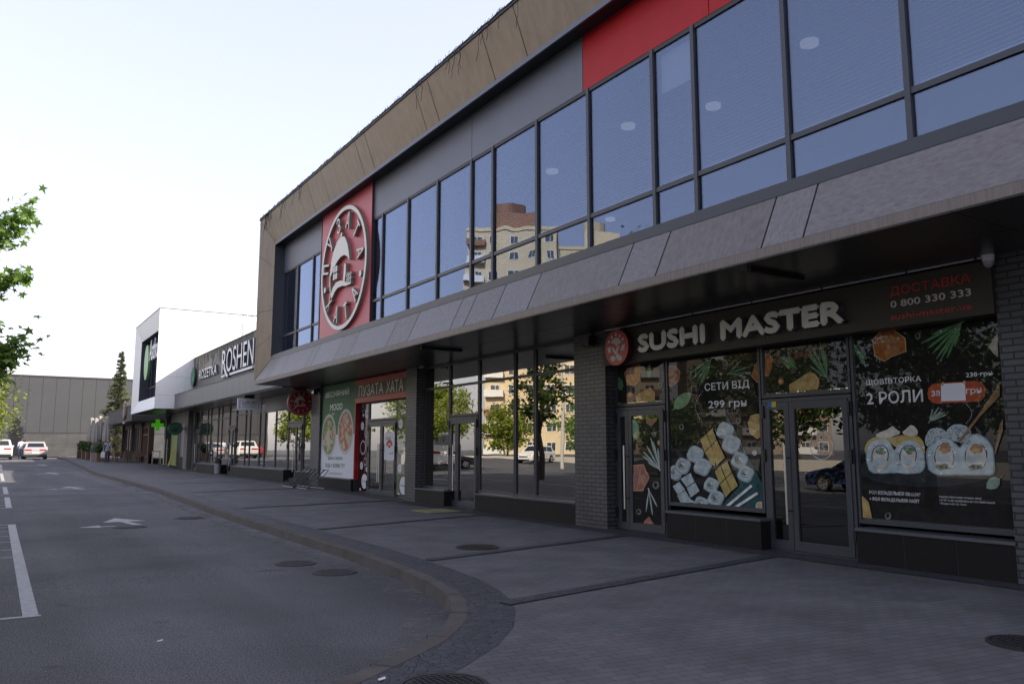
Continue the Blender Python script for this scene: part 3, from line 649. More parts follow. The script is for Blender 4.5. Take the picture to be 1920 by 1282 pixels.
def f1(b, lim):                                      # over the left door
    a = Art(b, 1060, 580, 4, XP, lim)
    a.leaf(360,500,425,605,85,0); a.chunk([(445,470),(495,430),(560,410),(565,525),(515,582),(455,540)], F_or, [[(480,450),(530,560)],[(500,440),(545,520)]])
    a.chunk([(530,650),(600,600),(640,585),(672,620),(670,690),(640,705),(535,708)], F_yel, [[(600,610),(590,700)]])
    a.chunk([(725,470),(770,425),(830,420),(865,470),(850,540),(800,580),(735,560)], F_or); a.leaf(632,410,628,520,38,0); a.pepper(488,637,24,F_or); a.pepper(712,565,20); a.chunk([(365,690),(430,705),(440,722),(365,722)], F_yel); a.pepper(495,710,22)
film('window_film', (11.05,12.36,2.45,3.23), 'dark printed window film with salmon chunks above the left sushi door', f1)
def f2(b, lim):                                      # the big left window
    a = Art(b, 1060, 580, 4, XP, lim)
    a.sprig((1095,370),[(930,480),(955,520),(985,545),(1005,570),(1025,560),(1060,500),(990,430)],15); a.sprig((1225,480),[(1320,380),(1375,430),(1365,480),(1355,505)],12)
    a.chunk([(1395,500),(1420,420),(1470,350),(1490,340),(1500,560),(1470,565),(1430,540)], F_or, [[(1420,450),(1480,550)]]); a.chunk([(725,470),(770,425),(830,420),(865,470),(850,540),(800,580),(735,560)], F_or)
    a.leaf(815,745,945,620,95,.08,F_lf2); a.text('СЕТИ ВІД',1047,622,1380,524,F_grey); a.text('299 грн',1075,757,1360,668,F_grey)
    for k in range(14):
        t = k/13; a.blob(1030-60*math.sin(math.pi*t*.9)+12*t, 615+220*t, 3.5, 3.5, F_grey, 6)
    a.chunk([(1370,850),(1390,795),(1440,783),(1500,790),(1500,930),(1440,972),(1385,930)], F_yel); a.pepper(873,880,22); a.pepper(1200,405,24); a.pepper(1300,835,24); a.pepper(1420,1075,22,F_rice)
    c = Art(b, 1060, 760, 4, XP, lim); c.n = a.n
    c.lay([(1203,45),(1262,160),(1395,420),(1503,640),(1503,810),(1150,775),(1220,700),(1310,600),(1260,420)], F_teal)
    for k in range(26):
        t = rnd.random(); x = 1240+230*t; y0 = 330+rnd.random()*380
        c.line([(x, y0), (x+rnd.uniform(20,60), y0+rnd.uniform(20,90))], 2.2, printm('film slate line', (.07,.14,.145)))
    def roll(x, y, r, m=F_rice, ang=.45, fill=True):
        c.blob(x+3, y+6, r*1.03, r*1.05, F_rice2, 22, .03, 1.7, ang); c.blob(x, y, r*.93, r*.96, m, 22, .03, 1.7, ang)
        if fill:
            pts = [(x+r*.55*math.cos(q), y+r*.55*math.sin(q)) for q in [ang+.4+i*.5 for i in range(10)]]; c.line(pts, 3.5, F_rice2 if fill == 2 else F_nori)
            if fill == 3: c.blob(x-r*.1, y+r*.05, r*.36, r*.3, F_filling, 10, .25); c.blob(x+r*.1, y-r*.1, r*.2, r*.2, F_cream, 8, .25)
    for x, y, r, fl in [(825,500,50,3),(882,448,54,3),(975,362,58,2),(1030,455,60,2),(1200,186,60,2),(1246,285,64,2),(1308,405,56,3),(1355,508,56,3),(1097,592,52,3),(1132,690,56,3),(1020,735,52,3),(945,750,44,1)]: roll(x, y, r, F_rice, .45, fl)
    for q in [[(810,605),(860,570),(905,630),(850,670)],[(870,550),(945,503),(975,570),(915,612)],[(843,675),(905,635),(945,700),(880,745)],[(915,615),(980,575),(1013,640),(945,690)]]: c.lay(q, F_rice2); c.lay([(x*.94+sum(p_[0] for p_ in q)/4*.06, y*.94+sum(p_[1] for p_ in q)/4*.06) for x, y in q], F_rice)
    for k in range(60):
        x, y = rnd.uniform(850,990), rnd.uniform(530,720); c.blob(x, y, 2.4, 3.5, F_filling, 5)
    for q in [[(1020,255),(1065,215),(1100,300),(1050,345)],[(1068,212),(1110,170),(1140,255),(1103,296)],[(1053,350),(1102,305),(1132,400),(1128,458),(1105,440)],[(1106,300),(1142,260),(1205,390),(1140,452)],[(1130,495),(1170,455),(1205,545),(1165,585)],[(1175,450),(1220,415),(1255,500),(1210,540)],[(1168,592),(1210,550),(1250,640),(1210,688)],[(1214,545),(1258,505),(1303,600),(1255,640)]]: c.lay(q, F_omel); c.line([q[0], q[2]], 3, F_yel)
    c.line([(1195,775),(1405,600)], 20, F_grey); c.line([(1255,780),(1450,655)], 20, F_grey); c.pepper(1467,757,40,F_rice)
film('window_film', (8.85,10.92,.62,3.23), 'dark window film printed with a sushi set and 299 грн between both doors', f2)
def f3(b, lim):
    a = Art(b, 1060, 760, 4, 10.349, lim)
    a.leaf(500,85,535,262,75,0,F_lf2); a.chunk([(595,60),(690,60),(685,110),(645,160),(610,130)], F_pink); a.pepper(667,216,18); a.pepper(706,278,22,F_pink)
    a.sprig((708,478),[(585,345),(580,375),(610,300),(640,240),(660,270),(695,320),(620,425)],15,F_sage,F_grey); a.chunk([(510,445),(588,440),(632,535),(585,640),(510,640)], F_pink, [[(540,450),(600,600)],[(570,450),(540,630)]])
    a.pepper(680,597,30); a.sprig((628,632),[(690,758),(655,820),(606,795)],12,F_sage,F_grey); a.pepper(552,795,22); a.chunk([(568,920),(600,860),(630,832),(700,934)], F_pink)
film('door_film', (11.14,11.93,.18,2.12), 'dark film with pink salmon and herb sprigs on the left sushi door', f3, 10.349)
film('door_film', (12.12,12.25,.18,2.17), 'narrow dark film strip on the slim leaf of the left sushi door', f3, 10.349)
def f4(b, lim):
    a = Art(b, 1440, 500, 4, XP, lim)
    a.leaf(205,755,108,680,85,.12); a.sprig((445,838),[(300,620),(305,660),(310,740),(340,610),(388,560),(412,600),(432,640)],17); a.chunk([(160,885),(250,825),(300,792),(350,800),(385,840),(380,905),(350,945),(165,950)], F_yel, [[(290,810),(240,940)]])
    a.pepper(97,860,26,F_or); a.pepper(500,885,24); a.pepper(500,790,20); a.pepper(108,945,22); a.chunk([(-20,660),(10,650),(38,690),(25,770),(5,820),(-20,820)], F_or)
film('window_film', (7.22,8.70,2.44,3.23), 'dark window film with rosemary and ginger above the right sushi door', f4)
def f5(b, lim):
    a = Art(b, 1440, 500, 4, XP, lim)
    a.chunk([(783,545),(850,475),(940,470),(1030,535),(1040,635),(940,670),(870,712),(795,670)], F_or, [[(840,490),(900,690)],[(900,475),(990,650)],[(800,560),(1030,560)]])
    a.leaf(645,580,738,755,38,0); a.sprig((1455,415),[(1150,575),(1195,615),(1235,650),(1265,690),(1300,690),(1345,680),(1400,600),(1230,510)],19,F_lf,F_lf2); a.chunk([(1652,600),(1700,520),(1725,500),(1725,680),(1690,650)], F_cream); a.pepper(1125,520,26)
    a.text('ЩОВІВТОРКА',740,897,1148,815,F_grey); a.text('2 РОЛИ',743,1034,1160,915,F_grey); a.text('238 грн',1486,838,1682,780,F_grey); a.line([(1570,805),(1690,798)],4,F_grey)
    a.lay([(1270,872)]+[(1560,855),(1600,862),(1625,890),(1636,932),(1625,975),(1600,1003),(1560,1010),(1270,1027),(1232,1018),(1205,990),(1197,950),(1207,910),(1232,882)], F_red); a.text('за',1228,972,1290,926,F_grey); a.text('грн',1488,966,1602,908,F_grey)
    for k in range(13): a.blob(1490+40*math.sin(math.pi*k/12), 1028+12*k, 3.2, 3.2, F_grey, 6)
    a.sprig((1212,1160),[(1285,1048),(1310,1075),(1345,1105),(1330,1085),(1240,1060)],13,F_sage,F_sage)
    c = Art(b, 1440, 780, 4, XP, lim); c.n = a.n
    c.blob(1200,400,520,130,printm('film plate', (.032,.036,.036)),30)
    cr = [(735,290),(745,210),(800,165),(870,155),(925,200),(950,270),(975,200),(1030,165),(1110,170),(1160,220),(1178,300),(1180,420),(1080,434),(950,424),(860,432),(765,426),(740,350)]
    c.sm(cr, F_rice2); c.sm([(958+(x-958)*.965, 300+(y-300)*.96) for x, y in cr], F_rice)
    c.sm([(725,250),(738,195),(800,155),(880,140),(945,160),(1000,140),(1095,140),(1155,165),(1182,230),(1176,300),(1150,225),(1090,178),(1020,182),(960,245),(905,178),(830,168),(762,205),(735,285)], F_omel)
    c.sm([(805,152),(830,122),(900,103),(935,68),(965,97),(1003,126),(940,152),(880,166)], F_cream); c.sm([(1000,132),(1040,92),(1080,60),(1118,95),(1132,140),(1080,152)], F_cream)
    for cx in (845, 1055):
        c.blob(cx+2,318,56,84,F_cream,16,.10,1.3); c.line([(cx-62,330),(cx-64,290),(cx-50,245),(cx-18,222),(cx+18,218),(cx+46,236),(cx+60,275),(cx+58,310),(cx+50,335)], 7, F_nori); c.blob(cx+4,256,40,28,F_filling,11,.35); c.blob(cx-14,248,16,12,F_lf2,8,.4); c.blob(cx+20,266,15,11,F_lf2,8,.4); c.line([(cx-50,372),(cx-20,392),(cx+30,390),(cx+54,375)], 4, F_rice2); c.blob(cx-8,340,40,30,F_rice,12,.3)
    for pts in ([(1180,240),(1185,130),(1240,82),(1310,90),(1350,130),(1400,190),(1300,220)], [(1330,140),(1360,78),(1425,55),(1495,75),(1540,130),(1480,200),(1400,190)]): c.sm(pts, F_rice)
    c.sm([(1190,240),(1245,180),(1330,150),(1400,180),(1440,250),(1480,165),(1560,122),(1640,160),(1700,240),(1706,420),(1680,447),(1455,440),(1430,444),(1215,440),(1190,330)], F_rice2)
    c.sm([(1202,250),(1250,190),(1330,160),(1395,190),(1440,262),(1488,172),(1560,132),(1635,168),(1690,245),(1694,415),(1670,437),(1455,430),(1430,434),(1222,430),(1202,330)], F_rice)
    for cx, rx in ((1325,82),(1563,92)):
        c.blob(cx,305,rx*.9,100,F_nori,22,.07,1.1); c.blob(cx,305,rx*.9-4,96,F_cream,22,.06,1.1); c.blob(cx+8,240,rx*.58,40,F_wood,13,.2); c.blob(cx+2,258,rx*.42,22,F_yel,10,.3); c.blob(cx-4,318,rx*.7,30,F_rice,12,.2); c.blob(cx-8,378,rx*.52,22,F_filling,10,.4); c.blob(cx-22,376,14,10,F_nori,7,.5); c.blob(cx+16,384,12,9,F_nori,7,.5)
    for k in range(70):
        x, y = rnd.choice(((rnd.uniform(735,930), rnd.uniform(185,420)),(rnd.uniform(965,1170), rnd.uniform(190,420)),(rnd.uniform(1200,1430), rnd.uniform(190,430)),(rnd.uniform(1460,1690), rnd.uniform(180,430))))
        if min(abs(x-845)/66+abs(y-310)/92, abs(x-1055)/66+abs(y-310)/92, abs(x-1325)/80+abs(y-305)/105, abs(x-1563)/88+abs(y-305)/105) > 1.15: c.blob(x, y, rnd.uniform(6,15), rnd.uniform(5,10), F_rice2 if k % 2 else F_grey, 7, .4)
    for k in range(150):
        x = rnd.uniform(1185,1520); y = rnd.uniform(65,215)
        if (y < 215-.0035*(x-1340)**2*.0+0) and not (1260 < x < 1400 and y > 165) and y > 60+abs(x-1420)*.12: c.line([(x,y),(x+rnd.uniform(-9,9),y+rnd.uniform(4,9))], 4.5, F_nori)
    c.lay([(1428,192),(1446,196),(1600,0),(1745,-150),(1745,-250),(1590,-20)], F_wood); c.lay([(1703,283),(1712,286),(1768,110),(1768,20),(1745,60)], F_wood)
    c.leaf(1745,465,1645,540,95,.2,F_sage); c.text('РОЛ ФІЛАДЕЛЬФІЯ DE-LUX*',768,586,1150,573,F_grey,.015); c.text('+ РОЛ ФІЛАДЕЛЬФІЯ НАЙТ',770,634,1142,618,F_grey,.015)
    c.text('Акційна пропозиція починає діяти',1292,612,1605,607,F_grey,0); c.text('з 01.05 та діє щовівторка на постійній основі.',1292,638,1712,638,F_grey,0); c.text('*Філадельфія Де Люкс',1295,661,1498,655,F_grey,0)
    c.chunk([(685,600),(720,600),(760,640),(778,720),(793,785),(690,778)], F_yel); c.pepper(908,748,28)
film('window_film', (5.0,7.08,.60,3.22), 'dark window film with four sushi rolls and 2 РОЛИ right of the doors', f5)
b = MB(); a = Art(b, 1440, 500, 4, XP-.004); a.lay([(1300,1008),(1484,1003),(1478,868),(1297,878)], mat('paper', (.70,.71,.76), .7)); a.lay([(1296,890),(1310,862),(1325,870),(1312,895)], F_line); a.lay([(1460,868),(1470,850),(1485,860),(1478,885)], F_line)
tag(b.build('paper_sheet', origin=(XP, 5.9, 2.2)), 'blank white paper sheet taped over the orange price on the dark film', 'paper')
b = MB(); a = Art(b, 1440, 780, 4, XS-.034)
cx, cy = a.p(397,222); b.ring(cx, cy, .195, .205, XS-.0355, F_grey); a.text('11⁰⁰-21⁰⁰',343,233,447,199,F_grey); a.text('sushi-master.ua',352,250,442,242,F_grey,0); a.text('ДОСТАВКА',363,272,432,260,F_grey); a.text('0 800 330 333',350,291,445,277,F_grey); a.blob(397,158,16,18,F_grey,12); a.blob(397,158,10,12,F_dark,12); a.text('sushi master',364,188,426,181,F_grey,0)
b.v = [(v[0]+.006, v[1], v[2]) for v in b.v]
tag(b.build('door_sticker', origin=(XS-.03, 7.7, 1.6)), 'round white outlined sticker with opening hours on the right sushi door', 'sticker')
b = MB(); a = Art(b, 1060, 580, 4, XS-.056); a.lay([(1516,694),(1548,692),(1548,733),(1518,735)], printm('film blue', (.05,.17,.42))); a.lay([(1548,692),(1580,690),(1581,730),(1548,733)], printm('film yellow', (.55,.50,.05)))
tag(b.build('door_sticker', origin=(XS-.05, 8.6, 2.2)), 'small blue and yellow sticker on the top corner of the right door', 'sticker')

# sushi sign board
sb = empty('sushi_sign', (10.2, 8.7, 3.17), 'long dark sign board reading SUSHI MASTER with raised ivory letters', 'sign')
M_board = mat('sign board umber', (.055,.048,.037), .55, 0, .4, .08, 2.)
b = MB()
for y0, y1 in ((4.955,8.38),(8.386,12.41)): b.box(10.05, 10.34, y0, y1, 3.175, 3.835, M_board)
b.build('board', sb)
def P2(x, y, X): return P(x, y, X)
def lett(par, t, bl, tr, X, depth, m, side, bold=.0, name='lettering'):
    b = MB(); a, c = P(*bl, X-depth), P(*tr, X-depth); b.text(t, a[0], a[1], c[0], c[1], X, m, depth, bold, side); return b.build(name, par)
M_ls = mat('slate letter side', (.085,.087,.10), .5)
M_iv = mat('ivory face', (.72,.70,.61), .35, 0, .5, .1, 3.)
lett(sb, 'SUSHI', (1196,662), (1321,605), 10.05, .12, M_iv, M_ls, .10); lett(sb, 'MASTER', (1351,639.5), (1581,560), 10.05, .12, M_iv, M_ls, .10)
M_rl = mat('red lettering', (.46,.05,.035), .5)
for t, bl, tr, m, bo in (('ДОСТАВКА',(1669,558),(1819,511),M_rl,.02),('0 800 330 333',(1670,577.5),(1820,540),mat('white lettering',(.62,.60,.55),.5),.02),('sushi-master.ua',(1670,600.5),(1822,567),M_rl,.03)):
    lett(sb, t, bl, tr, 10.05, .006, m, m, bo)
lg = empty('round_sushi_sign', (9.9, 11.82, 3.13), 'round red sign with ivory bouquet emblem left of the SUSHI lettering', 'sign')
b = MB(); n = 40; cy, cz, r = 11.82, 3.48, .345
b.prism([(cy+r*math.cos(2*math.pi*k/n), cz+r*math.sin(2*math.pi*k/n)) for k in range(n)], 9.9, 10.05, mat('red disc', (.52,.05,.045), .4), mat('dark red side', (.06,.012,.012), .5)); b.build('disc', lg)
b = MB(); a = Art(b, 1060, 580, 4, 9.9); E_ = mat('ivory print', (.60,.58,.53), .5)
for x, y in ((327,243),(348,208),(379,189),(408,198),(431,222)): a.blob(x, y, 9, 13, E_, 6)
a.lay([(342,250),(352,228),(370,212),(395,212),(412,228),(418,250),(396,262),(383,275),(372,262)], E_)
a.lay([(315,290),(338,280),(345,322),(325,328)], E_); a.lay([(448,258),(425,268),(410,310),(440,304)], E_); a.lay([(345,280),(362,288),(398,335),(385,350),(360,320)], E_); a.lay([(408,268),(398,300),(388,325),(378,312),(388,280)], E_)
a.blob(358,368,20,22,E_,12,0,1,.5); a.blob(403,362,20,26,E_,12,0,1,-.6); b.build('emblem', lg)
b = MB(); b.tube([(10.02, 12.3, 3.872), (10.02, 5.0, 3.872)], .02, M_steel, 8)
for y in (11.2, 9.9, 8.6, 7.3, 6.0, 5.1): b.box(10.0, 10.1, y-.015, y+.015, 3.84, 3.9, M_black)
tag(b.build('cable_pipe', origin=(10.02, 8, 3.87)), 'thin grey pipe clipped above the sushi sign board', 'pipe')

# hut emblem shared by the canteen signs: (u right, v up) in units of the sign radius
HUT = {'dome': [(-.54,.05),(-.5,.2),(-.4,.36),(-.25,.48),(-.08,.53),(.08,.49),(.2,.36),(.28,.2),(.32,.06),(.22,.14),(.08,.19),(-.08,.19),(-.24,.14),(-.4,.04),(-.52,-.06)],
       'base': [(-.5,-.36),(-.4,-.26),(-.25,-.2),(-.08,-.2),(.1,-.24),(.28,-.29),(.4,-.3),(.4,-.33),(.2,-.33),(0,-.3),(-.18,-.3),(-.32,-.35),(-.44,-.44)],
       'wall': [(-.56,.0),(-.53,.0),(-.53,-.15),(-.49,-.36),(-.52,-.36),(-.56,-.18)], 'jug': [(.06,-.26),(.08,-.1),(.09,.02),(.13,.05),(.17,.02),(.17,-.12),(.13,-.27)], 'knob': [(-.1,.53),(-.1,.59),(-.04,.59),(-.04,.53)]}
for i in (0,1):
    for j in (0,1): HUT['pane%d%d' % (i,j)] = [(-.4+.1*i,-.14+.12*j),(-.32+.1*i,-.14+.12*j),(-.32+.1*i,-.04+.12*j),(-.4+.1*i,-.04+.12*j)]
for i in range(3): HUT['rail%d' % i] = [(.22+.07*i,-.29),(.25+.07*i,-.29),(.25+.07*i,-.13),(.22+.07*i,-.13)]
for i in range(2): HUT['bar%d' % i] = [(.2,-.25+.07*i),(.42,-.25+.07*i),(.42,-.225+.07*i),(.2,-.225+.07*i)]
def canteen(b, cy, cz, r, x0, x1, m, sm, lr=.76, ls=.27, dot=.05):
    for k, pts in HUT.items(): b.prism([(cy-u*r, cz+v*r) for u, v in pts], x0 + (.002 if k[0] in 'rb' else 0), x1, m, sm)
    for t, a0, a1, up in (('ПУЗАТА',172,8,1),('ХАТА',222,318,-1)):
        n = len(t)
        for i, ch in enumerate(t):
            a = R(a0+(a1-a0)*i/(n-1)); y, z = cy - lr*r*math.cos(a), cz + lr*r*math.sin(a); h = ls*r/2; wd = h*(.62 if ch in 'ПА' else .56)
            b.text(ch, y+wd, z-h, y-wd, z+h, x1, m, x1-x0, .02, sm, rot=(a-R(90) if up > 0 else a+R(90)))
    for sg in (1,-1):
        y, z = cy+sg*.78*r, cz-.24*r; b.prism([(y+dot*r*math.cos(2*math.pi*k/14), z+dot*r*math.sin(2*math.pi*k/14)) for k in range(14)], x0, x1, m, sm)
big = empty('canteen_logo_sign', (8.45, 22.6, 5.0), 'large round raised canteen logo of ivory letters and hut on red panel', 'sign')
b = MB(); cy, cz, r = 22.62, 6.93, 1.87; n = 56
for k in range(n):
    a0, a1 = 2*math.pi*k/n, 2*math.pi*(k+1)/n
    def q(rad, a): return (cy+rad*math.cos(a), cz+rad*math.sin(a))
    b.flat([q(r-.12,a0), q(r,a0), q(r,a1), q(r-.12,a1)], 8.395, M_wlet)
    for rad in (r-.12, r): b.add([(8.395,*q(rad,a0)),(8.395,*q(rad,a1)),(8.50,*q(rad,a1)),(8.50,*q(rad,a0))], [(0,1,2,3)], M_wside)
b.build('ring', big); b = MB(); canteen(b, cy, cz, r, 8.38, 8.50, M_wlet, M_wside); b.build('lettering', big)

def turn(b):                                         # facade drawing turned to face along the street
    b.v = [(-v[1], v[0], v[2]) for v in b.v]; return b
rs = empty('round_canteen_sign', (9.9, 30.8, 2.85), 'round dark red projecting sign with hut and canteen lettering by the green poster', 'sign')
b = MB(); n = 40; R_ = .51; cy, cz = -9.9, 3.35
b.prism([(cy+R_*math.cos(2*math.pi*k/n), cz+R_*math.sin(2*math.pi*k/n)) for k in range(n)], 30.76, 30.9, mat('wine disc', (.27,.014,.018), .4), mat('wine side', (.30,.09,.09), .5)); turn(b).build('disc', rs)
b = MB(); canteen(b, cy, cz, .47, 30.752, 30.759, mat('pale print', (.50,.46,.40), .5), M_wlet, .74, .24); b.ring(cy, cz, .455, .47, 30.753, _mc['pale print']); turn(b).build('emblem', rs)
b = MB(); b.box(10.0, 10.4, 30.8, 30.86, 3.3, 3.36, M_black); b.box(9.6, 10.1, 30.79, 30.87, 3.84, 3.9, M_black); b.build('bracket', rs)
ls = empty('hanging_salon_sign', (9.3, 36, 3.25), 'white hanging salon sign board reading LoKoN below the grey fascia', 'sign')
b = MB(); b.box(8.78, 9.8, 35.98, 36.08, 3.25, 3.76, mat('light box face', (.62,.63,.68), .5)); b.build('board', ls)
b = MB(); L_ = mat('navy lettering', (.03,.032,.05), .5); b.text('LoKoN', -8.98, 3.50, -9.58, 3.66, 35.978, L_, bold=.01); b.text('[', -8.86, 3.33, -8.90, 3.68, 35.978, L_); b.text(']', -9.66, 3.33, -9.70, 3.68, 35.978, L_); b.text('САЛОН КРАСИ', -8.98, 3.36, -9.58, 3.42, 35.977, L_); b.flat([(-8.98,3.45),(-9.58,3.45),(-9.58,3.46),(-8.98,3.46)], 35.977, L_); turn(b).build('lettering', ls)
b = MB(); b.box(9.05, 9.5, 36.0, 36.06, 3.76, 3.94, M_black); b.build('bracket', ls)

# canteen poster and entrance sign
po = empty('advertising_poster', (9.95, 27, .57), 'tall green and white salad poster reading ВЕСНЯНИЙ MOOD beside the canteen door', 'poster')
W_ = mat('poster white', (.62,.63,.68), .6); G_ = mat('poster green', (.055,.165,.072), .6, var=.12, vscale=.5)
b = MB(); b.box(10.19, 10.30, 25.87, 29.13, .565, 3.86, W_); b.build('panel', po)
b = MB(); b.box(10.18, 10.34, 25.80, 25.867, .55, 3.87, mat('poster red edge', (.33,.008,.018), .4)); b.box(10.19, 10.34, 25.805, 25.865, .0, .548, M_dark); b.build('side_panel', po)
b = MB(); b.flat([(29.13,2.07),(25.87,2.07),(25.87,3.86),(29.13,3.86)], 10.188, G_)
pz = lambda x, y: P(580+x/8, 680+y/8, 10.185)
for t, bl, tr, m in (('ВЕСНЯНИЙ',(245,535),(597,365),W_),('MOOD',(310,728),(497,600),W_)):
    a, c = pz(*bl), pz(*tr); b.text(t, a[0], a[1]+.02, c[0], c[1], 10.1865, M_pure, bold=.02)
pz2 = lambda x, y: P(580+x/8, 800+y/8, 10.185)
D_ = mat('poster ink', (.04,.12,.055), .6)
for t, bl, tr in (('фреш-салати',(278,503),(495,437)),('БУДЬ У ФОРМІ ТУТ',(238,613),(530,555)),('склад та деталі акції уточнюйте у персоналу',(285,705),(495,702))):
    a, c = pz2(*bl), pz2(*tr); b.text(t, a[0], a[1], c[0], c[1]+(.03 if 'акції' in t else 0), 10.1865, D_ if 'акції' not in t else mat('grey ink', (.3,.3,.32), .6), bold=.012)
sm_ = [(27.96+.13*math.cos(R(200+14*i)), 2.90+.11*math.sin(R(200+14*i))) for i in range(11)]
for p0, p1 in zip(sm_, sm_[1:]): b.flat([(p0[0],p0[1]-.02),(p1[0],p1[1]-.02),(p1[0],p1[1]+.02),(p0[0],p0[1]+.02)], 10.186, W_)
b.build('print', po)
food = [mat('food %d' % i, c, .6) for i, c in enumerate([(.16,.26,.06),(.45,.17,.10),(.52,.40,.28),(.09,.18,.05),(.42,.09,.06),(.55,.50,.40),(.30,.36,.16)])]
for cyx, czx, pal in ((28.36,2.04,[0,0,3,6,5,2,2,1]),(26.71,2.16,[1,1,4,2,5,0,1,2])):
    b = MB(); b.ellipse(cyx, czx, .74, .78, 10.185, mat('bowl rim', (.46,.47,.46), .5), 32); b.ellipse(cyx, czx, .63, .67, 10.184, food[pal[0]], 28)
    for k in range(120):
        a = rnd.uniform(0,6.28); q = math.sqrt(rnd.random())*.58; s_ = rnd.uniform(.05,.14); y, z = cyx+q*math.cos(a), czx+q*math.sin(a); t0 = rnd.uniform(0,6)
        b.flat([(y+s_*math.cos(t0+j)*rnd.uniform(.6,1.1), z+s_*math.sin(t0+j)*rnd.uniform(.6,1.1)) for j in (0,1,2.1,3.1,4.2,5.2)], 10.1838-.00004*k, food[rnd.choice(pal)])
    if pal[0] == 0:
        for k in range(7): b.flat([(cyx-.2+.07*k, czx-.45+.05*k),(cyx-.12+.07*k, czx-.5),(cyx-.02+.04*k, czx+.15),(cyx-.12+.05*k, czx+.2)], 10.1785-.0001*k, food[5 if k % 2 else 2])
    b.build('salad_bowl', po)
cs = empty('canteen_sign', (10.2, 23.7, 3.08), 'red board reading ПУЗАТА ХАТА above the canteen door', 'sign')
b = MB(); b.box(10.15, 10.355, 21.66, 25.79, 3.08, 3.85, mat('red sign board', (.44,.05,.03), .45, var=.1, vscale=1.)); b.build('board', cs)
b = MB(); b.box(10.13, 10.149, 21.68, 25.77, 3.25, 3.67, mat('brown sign band', (.045,.028,.018), .5)); b.build('band', cs)
b = MB()
M_cl = mat('cream lettering', (.66,.59,.45), .5)
for t, xa, xb in (('ПУЗАТА',672.2,718.3),('ХАТА',723.6,755.6)):
    b.text(t, P(xa,735,10.12)[0], 3.27, P(xb,725,10.12)[0], 3.65, 10.126, M_cl, 0, .02)
b.build('lettering', cs)
b = MB()
for y in (24.6, 23.5, 22.6): b.box(10.1, 10.2, y-.03, y+.03, 3.852, 3.88, M_black)
b.build('clip', cs)
# dotted film beside the canteen door
cf = mat('paper white', (.62,.63,.66), .6)
def bubbles(name, X, y0, y1, z0, z1, col, items, label):
    b = MB()
    if col: b.flat([(y1,z0),(y0,z0),(y0,z1),(y1,z1)], X, col)
    for i, (x, y, rx, ry, full, t) in enumerate(items):
        cy_, cz_ = P(580+x/8, (680 if y > 0 else 800)+abs(y)/8, X); r_ = ry/8*.0164*.92; X_ = X-.001-.0001*i
        if full:
            q = clip([(cy_+r_*math.cos(2*math.pi*k/24), cz_+r_*math.sin(2*math.pi*k/24)) for k in range(24)], y0, y1, z0, z1)
            if len(q) > 2: b.flat(q, X_, cf)
            if t: b.text(t, min(y1-.01, cy_+r_*.75), cz_-r_*.16, max(y0+.01, cy_-r_*.75), cz_+r_*.16, X_-.0008, L_)
        else:
            for k in range(20):
                a0 = 2*math.pi*k/20; yy_, zz_ = cy_+r_*math.cos(a0), cz_+r_*math.sin(a0); h = r_*.11
                if y0 < yy_-h and yy_+h < y1: b.flat([(yy_-h,zz_-h),(yy_+h,zz_-h),(yy_+h,zz_+h),(yy_-h,zz_+h)], X_, cf)
    tag(b.build(name, origin=(X, y0, z0)), label, 'window print')
bubbles('door_film', 10.365, 25.11, 25.77, .2, 3.05, printm('film wine', (.05,.012,.014)), [], 'narrow wine coloured film strip between red poster edge and canteen door')
XD = XS-.058
bubbles('door_film', 10.362, 25.11, 25.77, .2, 3.04, None, [(805,685,22,55,False,''),(865,760,32,92,True,'смачно'),(812,785,12,32,True,''),(797,945,28,72,True,'борщ'),(860,1045,34,90,False,''),(805,-310,42,115,False,''),(840,-520,24,65,False,''),(782,-580,26,68,True,'тут'),(862,-640,15,42,True,''),(825,-815,48,130,True,'млинці'),(763,-945,13,35,True,'')], 'white dots and rings stuck on the left side pane of canteen entrance')
bubbles('door_film', 10.352, 21.71, 22.76, .2, 3.04, printm('film olive', (.17,.18,.10), .1, 1.3), [(1370,915,32,78,True,'борщ'),(1388,738,12,32,True,''),(1385,650,36,70,False,''),(1385,-310,48,105,False,''),(1357,-620,28,72,True,'тут'),(1410,-880,60,140,True,'млинці'),(1338,-1020,15,38,True,'')], 'olive film with white dots right of the canteen door')
b = MB(); X = 10.31; q = lambda x, y: P(580+x/8, 800+y/8, X)
b.flat([q(1120,492), q(1270,500), q(1283,90), q(1130,88)], X, cf)
a, c = q(1143,190), q(1225,148); b.text('МОЖНО', a[0], a[1], c[0], c[1], X-.001, L_, bold=.02)
cy_, cz_ = q(1200,270); RD = mat('red print', (.40,.03,.04), .5)
for r0, r1 in ((.15,.27),(.0,.11)):
    for k in range(8):
        a0, a1 = R(20+17.5*k), R(20+17.5*(k+1)); b.flat([(cy_+r0*math.cos(a0), cz_-.1+r0*math.sin(a0)),(cy_+r1*math.cos(a0), cz_-.1+r1*math.sin(a0)),(cy_+r1*math.cos(a1), cz_-.1+r1*math.sin(a1)),(cy_+r0*math.cos(a1), cz_-.1+r0*math.sin(a1))], X-.001, RD)
a, c = q(1200,410), q(1255,375); b.text('wi-fi', a[0], a[1], c[0], c[1], X-.001, L_, bold=.02)
tag(b.build('door_notice', origin=(X, 23.3, 1.5)), 'white wi-fi notice with red fan symbol on the canteen door', 'notice')
b = MB(); b.flat([P(697,809,10.33), P(701,809,10.33), P(701,803,10.33), P(697,803,10.33)], 10.33, mat('yellow sticker', (.55,.48,.05), .5)); tag(b.build('door_sticker', origin=(10.33,24.7,2.2)), 'small yellow sticker in the top corner of the canteen door', 'sticker')

